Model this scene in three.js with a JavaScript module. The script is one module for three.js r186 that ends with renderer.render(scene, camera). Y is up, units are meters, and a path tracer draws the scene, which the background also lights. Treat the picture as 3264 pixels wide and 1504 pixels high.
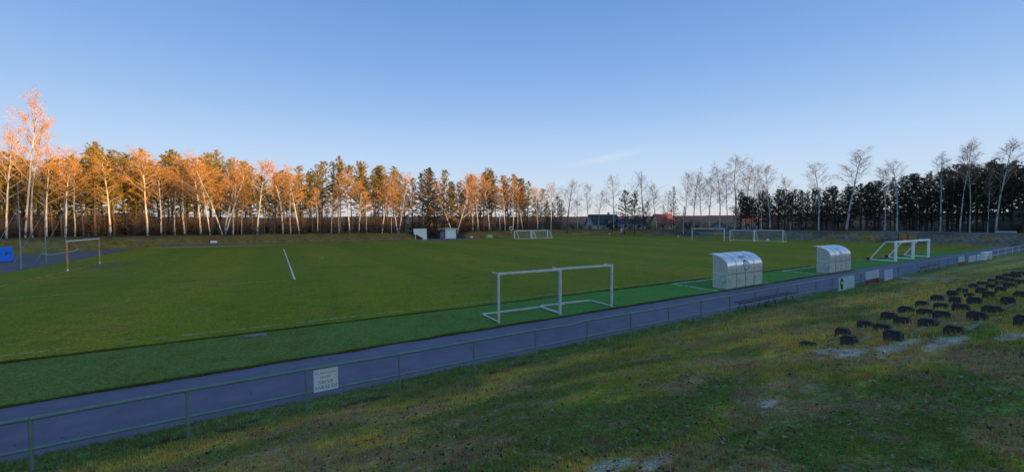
import * as THREE from 'three';
import { toCreasedNormals } from 'three/addons/utils/BufferGeometryUtils.js';

// ---------------------------------------------------------------- camera, sky, sun, exposure
// World frame: x runs along the near touchline (to the right), -z runs across the pitch, y is up; the pitch lies at y = 0.
const F = 1310.4, PITCH = 0.03318, ROLL = -0.0038, EYE = 4.0, TH = 1.04597;
const scene = new THREE.Scene();
const camera = new THREE.PerspectiveCamera(59.69, 1024 / 471, 0.1, 4000);
camera.position.set(0, EYE, 0);
camera.rotation.order = 'YXZ';
camera.rotation.set(-PITCH, -(Math.PI / 2 - TH), ROLL);
scene.add(camera);

const EXPOSURE = 2.2;
const SUN = new THREE.Vector3(0.5, 0.108, 0.87).normalize();     // low winter sun behind the camera, a little to the right
const lin = (c) => { c /= 255; return c <= 0.04045 ? c / 12.92 : ((c + 0.055) / 1.055) ** 2.4; };
const clamp = (x, a = 0, b = 1) => Math.min(b, Math.max(a, x));
const smooth = (a, b, x) => { const t = clamp((x - a) / (b - a)); return t * t * (3 - 2 * t); };
const mix = (a, b, t) => a + (b - a) * t;
{
  const stops = [[0, 224, 216, 214], [2, 216, 222, 228], [5, 202, 222, 241], [9, 186, 213, 246], [14, 157, 194, 240], [20, 132, 174, 230], [28, 108, 155, 218], [42, 102, 149, 213], [90, 98, 144, 208]];  // upper stops lie out of view, raised to brighten the ground
  const W = 1024, Hh = 512, d = new Float32Array(W * Hh * 4);
  const dir = new THREE.Vector3();
  for (let j = 0; j < Hh; j++) for (let i = 0; i < W; i++) {
    const el = ((j + 0.5) / Hh - 0.5) * Math.PI, az = ((i + 0.5) / W - 0.5) * 2 * Math.PI;
    dir.set(Math.cos(el) * Math.cos(az), Math.sin(el), Math.cos(el) * Math.sin(az));
    const e = Math.max(0, el * 180 / Math.PI);
    let k = 0; while (k < stops.length - 2 && e > stops[k + 1][0]) k++;
    const a = stops[k], b = stops[k + 1], t = clamp((e - a[0]) / (b[0] - a[0]));
    let c = [1, 2, 3].map((n) => mix(lin(a[n]), lin(b[n]), t));
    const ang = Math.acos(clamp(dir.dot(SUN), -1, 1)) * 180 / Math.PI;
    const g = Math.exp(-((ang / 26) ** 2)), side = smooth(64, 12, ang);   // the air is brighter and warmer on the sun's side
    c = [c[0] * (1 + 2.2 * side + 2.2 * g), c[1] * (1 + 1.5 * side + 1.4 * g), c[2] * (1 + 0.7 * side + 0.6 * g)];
    // one thin wisp of cirrus low above the far trees
    const au = Math.atan2(dir.x, -dir.z) * 180 / Math.PI, cu = (au - 43) / 4.2, ce = (e - 8.4 - (au - 42) * 0.17) / 0.3;
    const w = 0.34 * Math.exp(-cu * cu - ce * ce);
    c = c.map((x, n) => mix(x, [0.86, 0.87, 0.9][n], w));
    const o = (j * W + i) * 4;
    d[o] = c[0] / EXPOSURE; d[o + 1] = c[1] / EXPOSURE; d[o + 2] = c[2] / EXPOSURE; d[o + 3] = 1;
  }
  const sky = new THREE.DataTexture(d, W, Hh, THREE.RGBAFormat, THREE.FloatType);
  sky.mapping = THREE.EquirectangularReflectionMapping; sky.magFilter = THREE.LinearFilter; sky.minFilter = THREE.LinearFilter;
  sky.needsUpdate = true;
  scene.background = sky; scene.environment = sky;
}
const sun = new THREE.DirectionalLight(new THREE.Color().setRGB(1, 0.54, 0.18), 5);
sun.position.copy(SUN).multiplyScalar(420).add(new THREE.Vector3(30, 0, -60));
sun.target.position.set(30, 0, -60);
sun.castShadow = true; sun.shadow.mapSize.set(4096, 4096); sun.shadow.radius = 1.5;
Object.assign(sun.shadow.camera, { left: -260, right: 260, top: 130, bottom: -130, near: 1, far: 900 });
scene.add(sun, sun.target);
const renderer = new THREE.WebGLRenderer({ antialias: true });
renderer.toneMapping = THREE.LinearToneMapping;
renderer.toneMappingExposure = EXPOSURE;
renderer.shadowMap.enabled = true;

// ---------------------------------------------------------------- helpers
function rng(seed) { let a = seed >>> 0; return () => { a = (a + 0x6d2b79f5) | 0; let t = Math.imul(a ^ (a >>> 15), 1 | a); t = (t + Math.imul(t ^ (t >>> 7), 61 | t)) ^ t; return ((t ^ (t >>> 14)) >>> 0) / 4294967296; }; }
const V = (x, y, z) => new THREE.Vector3(x, y, z);
const hash = (x, y) => { let h = Math.imul(x | 0, 374761393) + Math.imul(y | 0, 668265263); h = Math.imul(h ^ (h >>> 13), 1274126177); return ((h ^ (h >>> 16)) >>> 0) / 4294967296; };
function vnoise(x, y) { const i = Math.floor(x), j = Math.floor(y), f = x - i, g = y - j, a = f * f * (3 - 2 * f), b = g * g * (3 - 2 * g); return mix(mix(hash(i, j), hash(i + 1, j), a), mix(hash(i, j + 1), hash(i + 1, j + 1), a), b); }
function fbm(x, y, n = 4) { let s = 0, a = 0.5, t = 0; for (let k = 0; k < n; k++) { s += a * vnoise(x, y); t += a; x = x * 2.03 + 17.3; y = y * 2.03 + 9.1; a *= 0.5; } return s / t; }
const used = new Map();
function numbered(name) { const n = used.get(name) || 0; used.set(name, n + 1); return n ? name + '_' + String(n).padStart(3, '0') : name; }
function shadows(o) { o.traverse((m) => { if (m.isMesh) { m.castShadow = true; m.receiveShadow = true; } }); return o; }
// pixel of the photograph -> direction in (u along the touchline, h, v across the pitch), scaled so that depth along the view axis is 1
function ray(px, py) {
  const dx = px - 1632, dy = py - 752, c = Math.cos(-ROLL), s = Math.sin(-ROLL), a = (dx * c - dy * s) / F, b = -(dx * s + dy * c) / F;
  const Z = Math.cos(PITCH) + b * Math.sin(PITCH), Y = b * Math.cos(PITCH) - Math.sin(PITCH);
  const X = a / Z, y = Y / Z;
  return { u: X * Math.sin(TH) + Math.cos(TH), h: y, v: -X * Math.cos(TH) + Math.sin(TH) };
}
const spotV = (px, v) => { const r = ray(px, 740), t = v / r.v; return [r.u * t, v]; };
const spotZ = (px, z) => { const r = ray(px, 740); return [r.u * z, r.v * z]; };
const heightAt = (px, py, u, v) => EYE + ray(px, py).h * (u * Math.cos(TH) + v * Math.sin(TH));
function hit(px, py) { const r = ray(px, py); let t = 1; for (let k = 0; k < 4000; k++) { t += 0.004 * t; if (EYE + r.h * t <= terrain(r.u * t, r.v * t)) break; } return [r.u * t, r.v * t]; }

// mesh builder: tubes with smooth normals, flat triangles, boxes; colours per vertex
class MB {
  constructor() { this.p = []; this.n = []; this.c = []; this.t = []; }
  vert(p, n, c, s = 0, t = 0) { this.p.push(p.x, p.y, p.z); this.n.push(n.x, n.y, n.z); this.c.push(c[0], c[1], c[2]); this.t.push(s, t); }
  tri(a, b, c, col = [1, 1, 1]) { const n = b.clone().sub(a).cross(c.clone().sub(a)); const l = n.length() || 1; n.multiplyScalar(1 / l); this.vert(a, n, col, 0, 0); this.vert(b, n, col, 1, 0); this.vert(c, n, col, 0.5, 1); return this; }
  quad(a, b, c, d, col = [1, 1, 1], uv = null) { const n = b.clone().sub(a).cross(d.clone().sub(a)).normalize(); const q = uv || [[0, 0], [1, 0], [1, 1], [0, 1]]; for (const k of [0, 1, 2, 0, 2, 3]) this.vert([a, b, c, d][k], n, col, q[k][0], q[k][1]); return this; }
  tube(path, rad, sides = 6, col = [1, 1, 1], caps = true) {
    const rings = []; let ref = V(0, 0, 0), len = 0;
    for (let i = 0; i < path.length; i++) {
      const d = path[Math.min(i + 1, path.length - 1)].clone().sub(path[Math.max(i - 1, 0)]).normalize();
      if (i === 0) { ref = Math.abs(d.y) > 0.9 ? V(1, 0, 0) : V(0, 1, 0); }
      const x = ref.clone().cross(d).normalize(), y = d.clone().cross(x).normalize(); ref = y.clone();
      if (i) len += path[i].distanceTo(path[i - 1]);
      const r = typeof rad === 'number' ? rad : rad[i], ring = [];
      for (let k = 0; k <= sides; k++) { const a = k / sides * 2 * Math.PI, n = x.clone().multiplyScalar(Math.cos(a)).addScaledVector(y, Math.sin(a)); ring.push([path[i].clone().addScaledVector(n, r), n, len, k / sides * 2 * Math.PI * r, d]); }
      rings.push(ring);
    }
    const cf = typeof col === 'function' ? col : () => col;
    for (let i = 0; i < rings.length - 1; i++) for (let k = 0; k < sides; k++) {
      const q = [rings[i][k], rings[i][k + 1], rings[i + 1][k + 1], rings[i + 1][k]];
      for (const m of [0, 1, 2, 0, 2, 3]) this.vert(q[m][0], q[m][1], cf(q[m][0]), q[m][3], q[m][2]);
    }
    if (caps) for (const [ring, s] of [[rings[0], -1], [rings[rings.length - 1], 1]]) {
      const d = ring[0][4].clone().multiplyScalar(s), mid = V(0, 0, 0); for (let k = 0; k < sides; k++) mid.addScaledVector(ring[k][0], 1 / sides);
      for (let k = 0; k < sides; k++) { const a = s > 0 ? ring[k] : ring[k + 1], b = s > 0 ? ring[k + 1] : ring[k]; this.vert(mid, d, cf(mid)); this.vert(a[0], d, cf(mid)); this.vert(b[0], d, cf(mid)); }
    }
    return this;
  }
  bar(a, b, r, sides = 8, col) { return this.tube([a, b], r, sides, col); }
  box(x0, x1, y0, y1, z0, z1, col = [1, 1, 1], s = 1) {           // uv in metres times s
    const q = (a, b, c, d, w, h) => this.quad(a, b, c, d, col, [[0, 0], [w * s, 0], [w * s, h * s], [0, h * s]]);
    const X = x1 - x0, Y = y1 - y0, Z = z1 - z0;
    q(V(x0, y0, z1), V(x1, y0, z1), V(x1, y1, z1), V(x0, y1, z1), X, Y); q(V(x1, y0, z0), V(x0, y0, z0), V(x0, y1, z0), V(x1, y1, z0), X, Y);
    q(V(x1, y0, z1), V(x1, y0, z0), V(x1, y1, z0), V(x1, y1, z1), Z, Y); q(V(x0, y0, z0), V(x0, y0, z1), V(x0, y1, z1), V(x0, y1, z0), Z, Y);
    q(V(x0, y1, z1), V(x1, y1, z1), V(x1, y1, z0), V(x0, y1, z0), X, Z); q(V(x0, y0, z0), V(x1, y0, z0), V(x1, y0, z1), V(x0, y0, z1), X, Z);
    return this;
  }
  prism(poly, z0, z1, col = [1, 1, 1]) {                          // polygon in x,y (counter-clockwise), extruded along z
    const tris = THREE.ShapeUtils.triangulateShape(poly.map(([x, y]) => new THREE.Vector2(x, y)), []);
    for (const [a, b, c] of tris) { const f = (k, z) => V(poly[k][0], poly[k][1], z); this.tri(f(a, z1), f(b, z1), f(c, z1), col); this.tri(f(a, z0), f(c, z0), f(b, z0), col); }
    for (let i = 0; i < poly.length; i++) { const a = poly[i], b = poly[(i + 1) % poly.length]; this.quad(V(a[0], a[1], z1), V(a[0], a[1], z0), V(b[0], b[1], z0), V(b[0], b[1], z1), col); }
    return this;
  }
  geo() {
    const g = new THREE.BufferGeometry();
    g.setAttribute('position', new THREE.Float32BufferAttribute(this.p, 3)); g.setAttribute('normal', new THREE.Float32BufferAttribute(this.n, 3));
    g.setAttribute('color', new THREE.Float32BufferAttribute(this.c, 3)); g.setAttribute('uv', new THREE.Float32BufferAttribute(this.t, 2)); return g;
  }
  build(name, m, parent) { const o = new THREE.Mesh(this.geo(), m); o.name = name; o.castShadow = o.receiveShadow = true; if (parent) parent.add(o); return o; }
}
function tag(o, label, category, group) { o.userData.label = label; o.userData.category = category; if (group) o.userData.group = group; return o; }
function thing(name, label, category, u, v, h = 0, turn = 0, group) {
  const o = new THREE.Group(); o.name = numbered(name); o.position.set(u, h, -v); o.rotation.y = turn; scene.add(o); return tag(o, label, category, group);
}
function structure(o) { o.userData.kind = 'structure'; o.name = numbered(o.name); scene.add(o); return shadows(o); }
function stuff(o, label, category) { o.userData = { kind: 'stuff', label, category }; o.name = numbered(o.name); scene.add(o); return shadows(o); }
const ordinal = (n) => n + (n % 100 > 10 && n % 100 < 14 ? 'th' : ['th', 'st', 'nd', 'rd'][n % 10] || 'th');

// ---------------------------------------------------------------- procedural textures
function tex(n, f, srgb = true) {                                  // f(s, t) in 0..1 tileable -> [r,g,b] in 0..1
  const d = new Uint8Array(n * n * 4);
  for (let j = 0; j < n; j++) for (let i = 0; i < n; i++) { const c = f(i / n, j / n), o = (j * n + i) * 4; for (let k = 0; k < 3; k++) d[o + k] = clamp(c[k]) * 255; d[o + 3] = 255; }
  const t = new THREE.DataTexture(d, n, n); t.wrapS = t.wrapT = THREE.RepeatWrapping; t.magFilter = THREE.LinearFilter; t.minFilter = THREE.LinearMipmapLinearFilter; t.generateMipmaps = true;
  if (srgb) t.colorSpace = THREE.SRGBColorSpace; t.needsUpdate = true; return t;
}
function tnoise(s, t, f, seed = 0) { const x = s * f, y = t * f, i = Math.floor(x), j = Math.floor(y), a = x - i, b = y - j, A = a * a * (3 - 2 * a), B = b * b * (3 - 2 * b), q = (m, n) => hash(((m % f) + f) % f + seed * 131, ((n % f) + f) % f + seed * 77); return mix(mix(q(i, j), q(i + 1, j), A), mix(q(i, j + 1), q(i + 1, j + 1), A), B); }
function tfbm(s, t, f, n, seed = 0) { let r = 0, a = 0.5, w = 0; for (let k = 0; k < n; k++) { r += a * tnoise(s, t, f, seed + k); w += a; a *= 0.55; f *= 2; } return r / w; }
const grassTex = tex(512, (s, t) => { const a = tfbm(s, t, 8, 6, 1), b = tnoise(s, t, 128, 9), k = 0.62 + 0.42 * (a - 0.5) + 0.34 * (b - 0.5); return [k + 0.05 * (tnoise(s, t, 32, 4) - 0.5), k, k * 0.94]; });
const pitchTex = tex(1024, (s, t) => { const b = tnoise(s, t, 512, 9), a = tfbm(s, t, 128, 2, 6), k = 0.62 + 0.34 * (b - 0.5) + 0.26 * (a - 0.5); return [k + 0.05 * (a - 0.5), k, k * 0.94]; });
const grassBump = tex(512, (s, t) => { const k = 0.5 * tnoise(s, t, 128, 9) + 0.5 * tfbm(s, t, 16, 5, 3); return [k, k, k]; }, false);
const asphaltTex = tex(512, (s, t) => { const b = tnoise(s, t, 256, 5), a = tfbm(s, t, 4, 6, 12), k = 0.74 + 0.18 * (a - 0.5) + 0.16 * (b - 0.5); return [k, k, k]; });
const asphaltBump = tex(512, (s, t) => { const k = tnoise(s, t, 256, 5); return [k, k, k]; }, false);
const woodTex = tex(256, (s, t) => { const k = 0.78 + 0.22 * (tfbm(s * 1, t, 4, 3, 21) - 0.5) + 0.24 * (tnoise(s, t * 0.999, 64, 8) * 0.4 + tnoise((s * 8) % 1, t, 8, 2) * 0.3 - 0.3); return [k, k * 0.98, k * 0.95]; });
const metalTex = tex(256, (s, t) => { const k = 0.84 + 0.22 * (tfbm(s, t, 8, 5, 31) - 0.5); return [k, k, k]; });
const dirtyTex = tex(512, (s, t) => { const a = tfbm(s, t, 6, 5, 41), b = tfbm(s, t, 3, 4, 44), k = 0.86 - 0.5 * Math.max(0, a - 0.52) - 0.25 * Math.max(0, b - 0.5); return [k, k * 0.995, k * 0.97]; });
const concreteTex = tex(256, (s, t) => { const k = 0.7 + 0.5 * (tfbm(s, t, 6, 6, 51) - 0.5); return [k, k * 0.98, k * 0.94]; });
function canvasTex(w, h, draw) { const c = document.createElement('canvas'); c.width = w; c.height = h; draw(c.getContext('2d'), w, h); const t = new THREE.CanvasTexture(c); t.colorSpace = THREE.SRGBColorSpace; return t; }

const std = (r, g, b, o = {}) => { const m = new THREE.MeshStandardMaterial({ roughness: 0.85, ...o }); m.color.setRGB(r, g, b); return m; };
const phys = (r, g, b, o = {}) => { const m = new THREE.MeshPhysicalMaterial({ roughness: 0.85, ...o }); m.color.setRGB(r, g, b); return m; };
const M = {
  bank: phys(3.3, 3.2, 3.1, { vertexColors: true, map: grassTex, bumpMap: grassBump, bumpScale: 0.02, roughness: 0.95 , specularIntensity: 0.12 }),
  ground: phys(2.9, 2.9, 2.9, { vertexColors: true, map: grassTex, bumpMap: grassBump, bumpScale: 0.03, roughness: 0.95 , specularIntensity: 0.12 }),
  pitch: phys(2.9, 2.9, 2.9, { vertexColors: true, map: pitchTex, bumpMap: pitchTex, bumpScale: 0.006, roughness: 0.9 , specularIntensity: 0.12 }),
  track: std(1.95, 1.95, 1.95, { vertexColors: true, map: asphaltTex, bumpMap: asphaltBump, bumpScale: 0.004, roughness: 0.8 }),
  paintFresh: std(0.8, 0.82, 0.78, { roughness: 0.8 }),
  paint: std(0.34, 0.36, 0.2, { roughness: 0.9 }),
  blade: phys(1, 1, 1, { vertexColors: true, roughness: 0.95, specularIntensity: 0.15, transmission: 0.4, thickness: 0, side: THREE.DoubleSide }),
  leaf: phys(1, 1, 1, { specularIntensity: 0.2, roughness: 0.85, side: THREE.DoubleSide }),
  rail: std(0.17, 0.26, 0.225, { map: metalTex, roughness: 0.55 }),
  alu: std(0.85, 0.86, 0.85, { map: metalTex, roughness: 0.4, metalness: 0.25 }),
  white: std(1.15, 1.15, 1.1, { map: dirtyTex, roughness: 0.6 }),
  whiteClean: std(0.84, 0.84, 0.82, { roughness: 0.55 }),
  orange: std(1.0, 0.42, 0.15, { map: dirtyTex, roughness: 0.75 }),
  net: std(0.1, 0.22, 0.15, { roughness: 0.9, side: THREE.DoubleSide }),
  netWhite: std(0.6, 0.62, 0.6, { roughness: 0.9, side: THREE.DoubleSide }),
  mast: std(0.3, 0.3, 0.29, { roughness: 0.6 }),
  black: std(0.02, 0.02, 0.022, { roughness: 0.6 }),
  dark: std(0.05, 0.05, 0.055, { roughness: 0.7 }),
  roofSheet: phys(1, 1, 1, { map: metalTex, roughness: 0.3, metalness: 0.5 }),
  poly: phys(0.86, 0.93, 0.86, { map: dirtyTex, roughness: 0.55, transmission: 0.35, thickness: 0, side: THREE.DoubleSide }),
  trim: std(0.12, 0.12, 0.13, { roughness: 0.5, metalness: 0.4 }),
  wood: std(0.45, 0.36, 0.26, { map: woodTex, roughness: 0.85 }),
  darkWood: std(0.09, 0.075, 0.065, { map: woodTex, roughness: 0.85 }),
  plank: std(1, 1, 1, { vertexColors: true, map: woodTex, roughness: 0.8 }),
  concrete: std(0.11, 0.1, 0.1, { map: concreteTex, roughness: 0.95 }),
  concreteTop: std(0.4, 0.39, 0.36, { map: concreteTex, roughness: 0.95 }),
  gravel: std(0.5, 0.5, 0.49, { map: concreteTex, bumpMap: grassBump, bumpScale: 0.02, roughness: 0.95 }),
  blue: std(0.02, 0.2, 0.85, { roughness: 0.55 }),
  red: std(0.35, 0.03, 0.03, { roughness: 0.6 }),
  green: std(0.12, 0.4, 0.08, { roughness: 0.6 }),
  bark: std(1, 1, 1, { vertexColors: true, roughness: 0.95 }),
  needle: phys(1, 1, 1, { vertexColors: true, roughness: 0.75, side: THREE.DoubleSide }),
  twig: std(1, 1, 1, { vertexColors: true, roughness: 0.9, side: THREE.DoubleSide }),
  glass: phys(0.05, 0.06, 0.07, { roughness: 0.08 }),
};
// the house paints get names of their own
const paintM = {};
const wallPaint = (r, g, b) => paintM[[r, g, b]] || (paintM[[r, g, b]] = std(r * 1.35, g * 1.35, b * 1.35, { map: dirtyTex, roughness: 0.9 }));

// ---------------------------------------------------------------- terrain
const fenceV = (u) => 9.5 + 0.036 * (Math.max(u, -30) + 3);        // the rail along the near track
const trackIn = (u) => 13.35 + 0.036 * (u + 3), turfEdge = (u) => 17.5 + 0.013 * (u + 3);
function ring(u, v) {                                              // distance outside the rounded field enclosure
  const r = 26, cx = 31, hx = 63.5, dx = Math.abs(u - cx) - (hx - r), dv = v - (91.2 - r);
  return Math.hypot(Math.max(dx, 0), Math.max(dv, 0)) + Math.min(Math.max(dx, dv), 0) - r;
}
function terrain(u, v) {
  const s = fenceV(u) - 0.35 - v;
  let h = 0.25 * 0.5 * (s + Math.sqrt(s * s + 0.35)) - (s < -2 ? 0 : 0) ;
  if (s < 0.1) h *= smooth(-0.95, 0.1, s);
  h = Math.min(h, 3.6) + 28 * smooth(-50, -125, v) * smooth(-60, 40, u);      // the bank's shoulder, then an unseen hill far behind, shaped to block low sun
  h = Math.max(h, 13 * smooth(136, 185, u) * (1 - smooth(15, 46, v)));      // ground raised behind the right-hand wood to block low sun and sky
  const d = ring(u, v), top = (1.75 + 0.5 * (fbm(u * 0.03, v * 0.03) - 0.5)) * (1 - 0.6 * smooth(16, 34, d));
  const cut = smooth(28, 30, u) * (1 - smooth(41.2, 43.4, u)) * (1 - smooth(102, 112, v));     // the entrance cutting
  h = Math.max(h, d > 0 ? top * smooth(0, 7.5, d) * (v > 60 ? 1 - cut : 1) : 0);
  if (s > 0.2) h += 0.05 * smooth(0.2, 2, s) * (fbm(u * 0.9, v * 0.9, 3) - 0.5) + 0.02 * smooth(0.2, 1, s) * (vnoise(u * 4, v * 4) - 0.5);
  if (d > 0.5) h += smooth(0.5, 4, d) * (v > 60 ? 1 - cut : 1) * (0.35 * (fbm(u * 0.25 + 40, v * 0.25, 3) - 0.5));
  return h;
}
function grid(us, vs, hf, cf, scale, drop = 0) {                   // draped sheet over sorted lists of u and v
  const g = new THREE.BufferGeometry(), p = [], c = [], t = [], ix = [];
  for (let j = 0; j < vs.length; j++) for (let i = 0; i < us.length; i++) {
    const [u, v] = typeof vs[j] === 'function' ? [us[i], vs[j](us[i])] : [us[i], vs[j]];
    p.push(u, hf(u, v) - drop, -v); c.push(...cf(u, v)); t.push(u * scale, v * scale);
    if (i && j) { const a = j * us.length + i; ix.push(a - us.length - 1, a - us.length, a, a - us.length - 1, a, a - 1); }
  }
  g.setAttribute('position', new THREE.Float32BufferAttribute(p, 3)); g.setAttribute('color', new THREE.Float32BufferAttribute(c, 3)); g.setAttribute('uv', new THREE.Float32BufferAttribute(t, 2));
  g.setIndex(ix); g.computeVertexNormals(); return g;
}
const range = (a, b, n) => Array.from({ length: n + 1 }, (_, i) => a + (b - a) * i / n);
const named = (name, g, m) => { const o = new THREE.Mesh(g, m); o.name = name; return o; };

// colour of the rough grass on the near bank: green, olive straw, brown litter, bare earth, gravel
const blobs = [];                                                  // bare earth and gravel spots, found on the photograph: [u, v, ru, rv, kind]
function bankColor(u, v) {
  const a = fbm(u * 0.22 + 3, v * 0.42 + 8, 4), b = fbm(u * 0.9 + 30, v * 1.3, 3), n = fbm(u * 0.35 + 70, v * 0.8 + 5, 3), w = fbm(u * 3.1, v * 4.2 + 2, 2);
  let c = [0.2, 0.2, 0.04];
  const m = (k, q) => { c = c.map((x, i) => mix(x, k[i], clamp(q))); };
  const olive = Math.exp(-(((u - 15) / 11) ** 2) - ((v - 6.3) / 2.4) ** 2), lush = Math.exp(-(((u - 5.5) / 4) ** 2) - ((v - 0.6) / 1.6) ** 2);   // where the photograph shows the straw and the lush grass
  m([0.36, 0.28, 0.07], smooth(0.4, 0.57, a + 0.16 * olive - 0.14 * lush) * 0.9);
  m([0.1, 0.145, 0.04], smooth(0.5, 0.62, n + 0.1 * lush) * 0.85);
  m([0.27, 0.2, 0.11], smooth(0.5, 0.66, b) * 0.75);
  m([0.2, 0.15, 0.095], smooth(0.56, 0.74, w) * 0.6);
  const s = fenceV(u) - v;
  m([0.1, 0.15, 0.05], (1 - smooth(0.0, 0.9, s + 0.5 * (w - 0.5))) * 0.9);
  for (const [bu, bv, ru, rv, kind] of blobs) { const q = ((u - bu) / ru) ** 2 + ((v - bv) / rv) ** 2 + 1.1 * (w - 0.5) + 1.2 * (b - 0.5); if (q < 1.2) m(kind ? [0.32, 0.32, 0.29] : [0.07, 0.05, 0.037], (1 - smooth(0.45, 1.1, q)) * (kind ? 0.75 : 0.95)); }
  return c;
}
for (const [x, y, ru, rv, k] of [[745, 1372, 0.34, 0.12, 0], [800, 1345, 0.25, 0.1, 0], [1190, 1272, 0.62, 0.16, 0], [1120, 1290, 0.3, 0.1, 0], [520, 1412, 0.4, 0.12, 0], [1650, 1165, 0.5, 0.12, 0], [1570, 1190, 0.3, 0.1, 0],
  [2640, 1118, 0.5, 0.24, 1], [2720, 1128, 0.7, 0.3, 1], [2860, 1108, 1.1, 0.26, 1], [3010, 1096, 0.9, 0.25, 1], [2450, 1290, 0.22, 0.14, 1], [3230, 1075, 0.5, 0.2, 1], [1950, 1490, 0.3, 0.16, 1], [2100, 1475, 0.25, 0.12, 1]]) { const [u, v] = hit(x, y); blobs.push([u, v, ru, rv, k]); }

// fine near bank
{
  const us = [-1600, -300, -110, ...range(-80, -15, 30)]; for (let u = -14; u < 12; u += 0.11) us.push(u); for (let u = 12; u < 30; u += 0.2) us.push(u); for (let u = 30; u <= 110; u += 0.8) us.push(u); us.push(...range(112, 210, 40), 280, 420, 800, 1700);
  const ss = []; for (let s = 0; s < 12; s += 0.11) ss.push(s); for (let s = 12; s < 18; s += 0.3) ss.push(s);
  const vs = ss.map((s) => (u) => fenceV(u) + 0.75 - s);
  structure(named('grass_bank', grid(us, vs.reverse(), terrain, bankColor, 0.42), M.bank));
}
// everything else the ground does: the enclosure floor, the embankment round it, the land beyond to the horizon
{
  const far = [-1600, -700, -300, -160, -110, -80], us = [...far, ...range(-70, -15, 40), ...range(-13, 85, 60), ...range(86, 135, 45), ...range(140, 205, 13), 280, 420, 800, 1700];
  const vs = [...range(0, 1, 1).map((k) => (u) => fenceV(u) + 0.745 + k * 0.35), ...range(14, 84, 40).map((x) => (u) => x + Math.max(0, fenceV(u) - 12)), ...range(85.5, 110, 34).map((x) => (u) => x), 116, 125, 140, 165, 220, 320, 520, 900, 1700].map((f) => (typeof f === 'number' ? () => f : f));
  const cf = (u, v) => {
    const d = ring(u, v), a = fbm(u * 0.12 + 5, v * 0.12, 4), b = fbm(u * 0.5, v * 0.7 + 9, 3);
    let c = [0.15, 0.165, 0.018];
    const m = (k, q) => { c = c.map((x, i) => mix(x, k[i], clamp(q))); };
    m([0.19, 0.175, 0.022], smooth(0.45, 0.6, a) * 0.7);
    m([0.23, 0.145, 0.05], smooth(-1.5, 1.5, d + 3 * (b - 0.5)) * 0.85);
    m([0.085, 0.06, 0.035], smooth(4, 8, d + 4 * (b - 0.5)) * 0.8);
    m([0.03, 0.04, 0.03], smooth(40, 90, d + 20 * (b - 0.5)));          // fields and woods beyond
    m([0.135, 0.125, 0.115], smooth(0.2, 2, d) * smooth(78, 90, u) * smooth(0.4, 0.6, b + 0.1) * (1 - smooth(70, 88, v)) * 0.9);
    m([0.075, 0.066, 0.058], smooth(0.2, 2, d) * smooth(78, 90, u) * smooth(0.5, 0.62, a) * (1 - smooth(70, 88, v)));
    return c;
  };
  structure(named('ground', grid(us, vs, (u, v) => terrain(u, v) - (ring(u, v) < 0 ? 0.004 : 0), cf, 0.25), M.ground));
  // unseen slope behind the viewer, raised to keep the low sun off the field
  const vb = [...range(0, 3, 3).map((k) => (u) => fenceV(u) - 16.9 - k), ...range(-14, -60, 16).map((x) => () => x), ...range(-66, -135, 14).map((x) => () => x), () => -200, () => -500, () => -1500].reverse();
  structure(named('unseen_hillside', grid([...far, ...range(-70, 250, 64), 320, 500, 1700], vb, terrain, (u, v) => bankColor(u, v).map((x) => x * 0.95), 0.42), M.bank));
}
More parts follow.
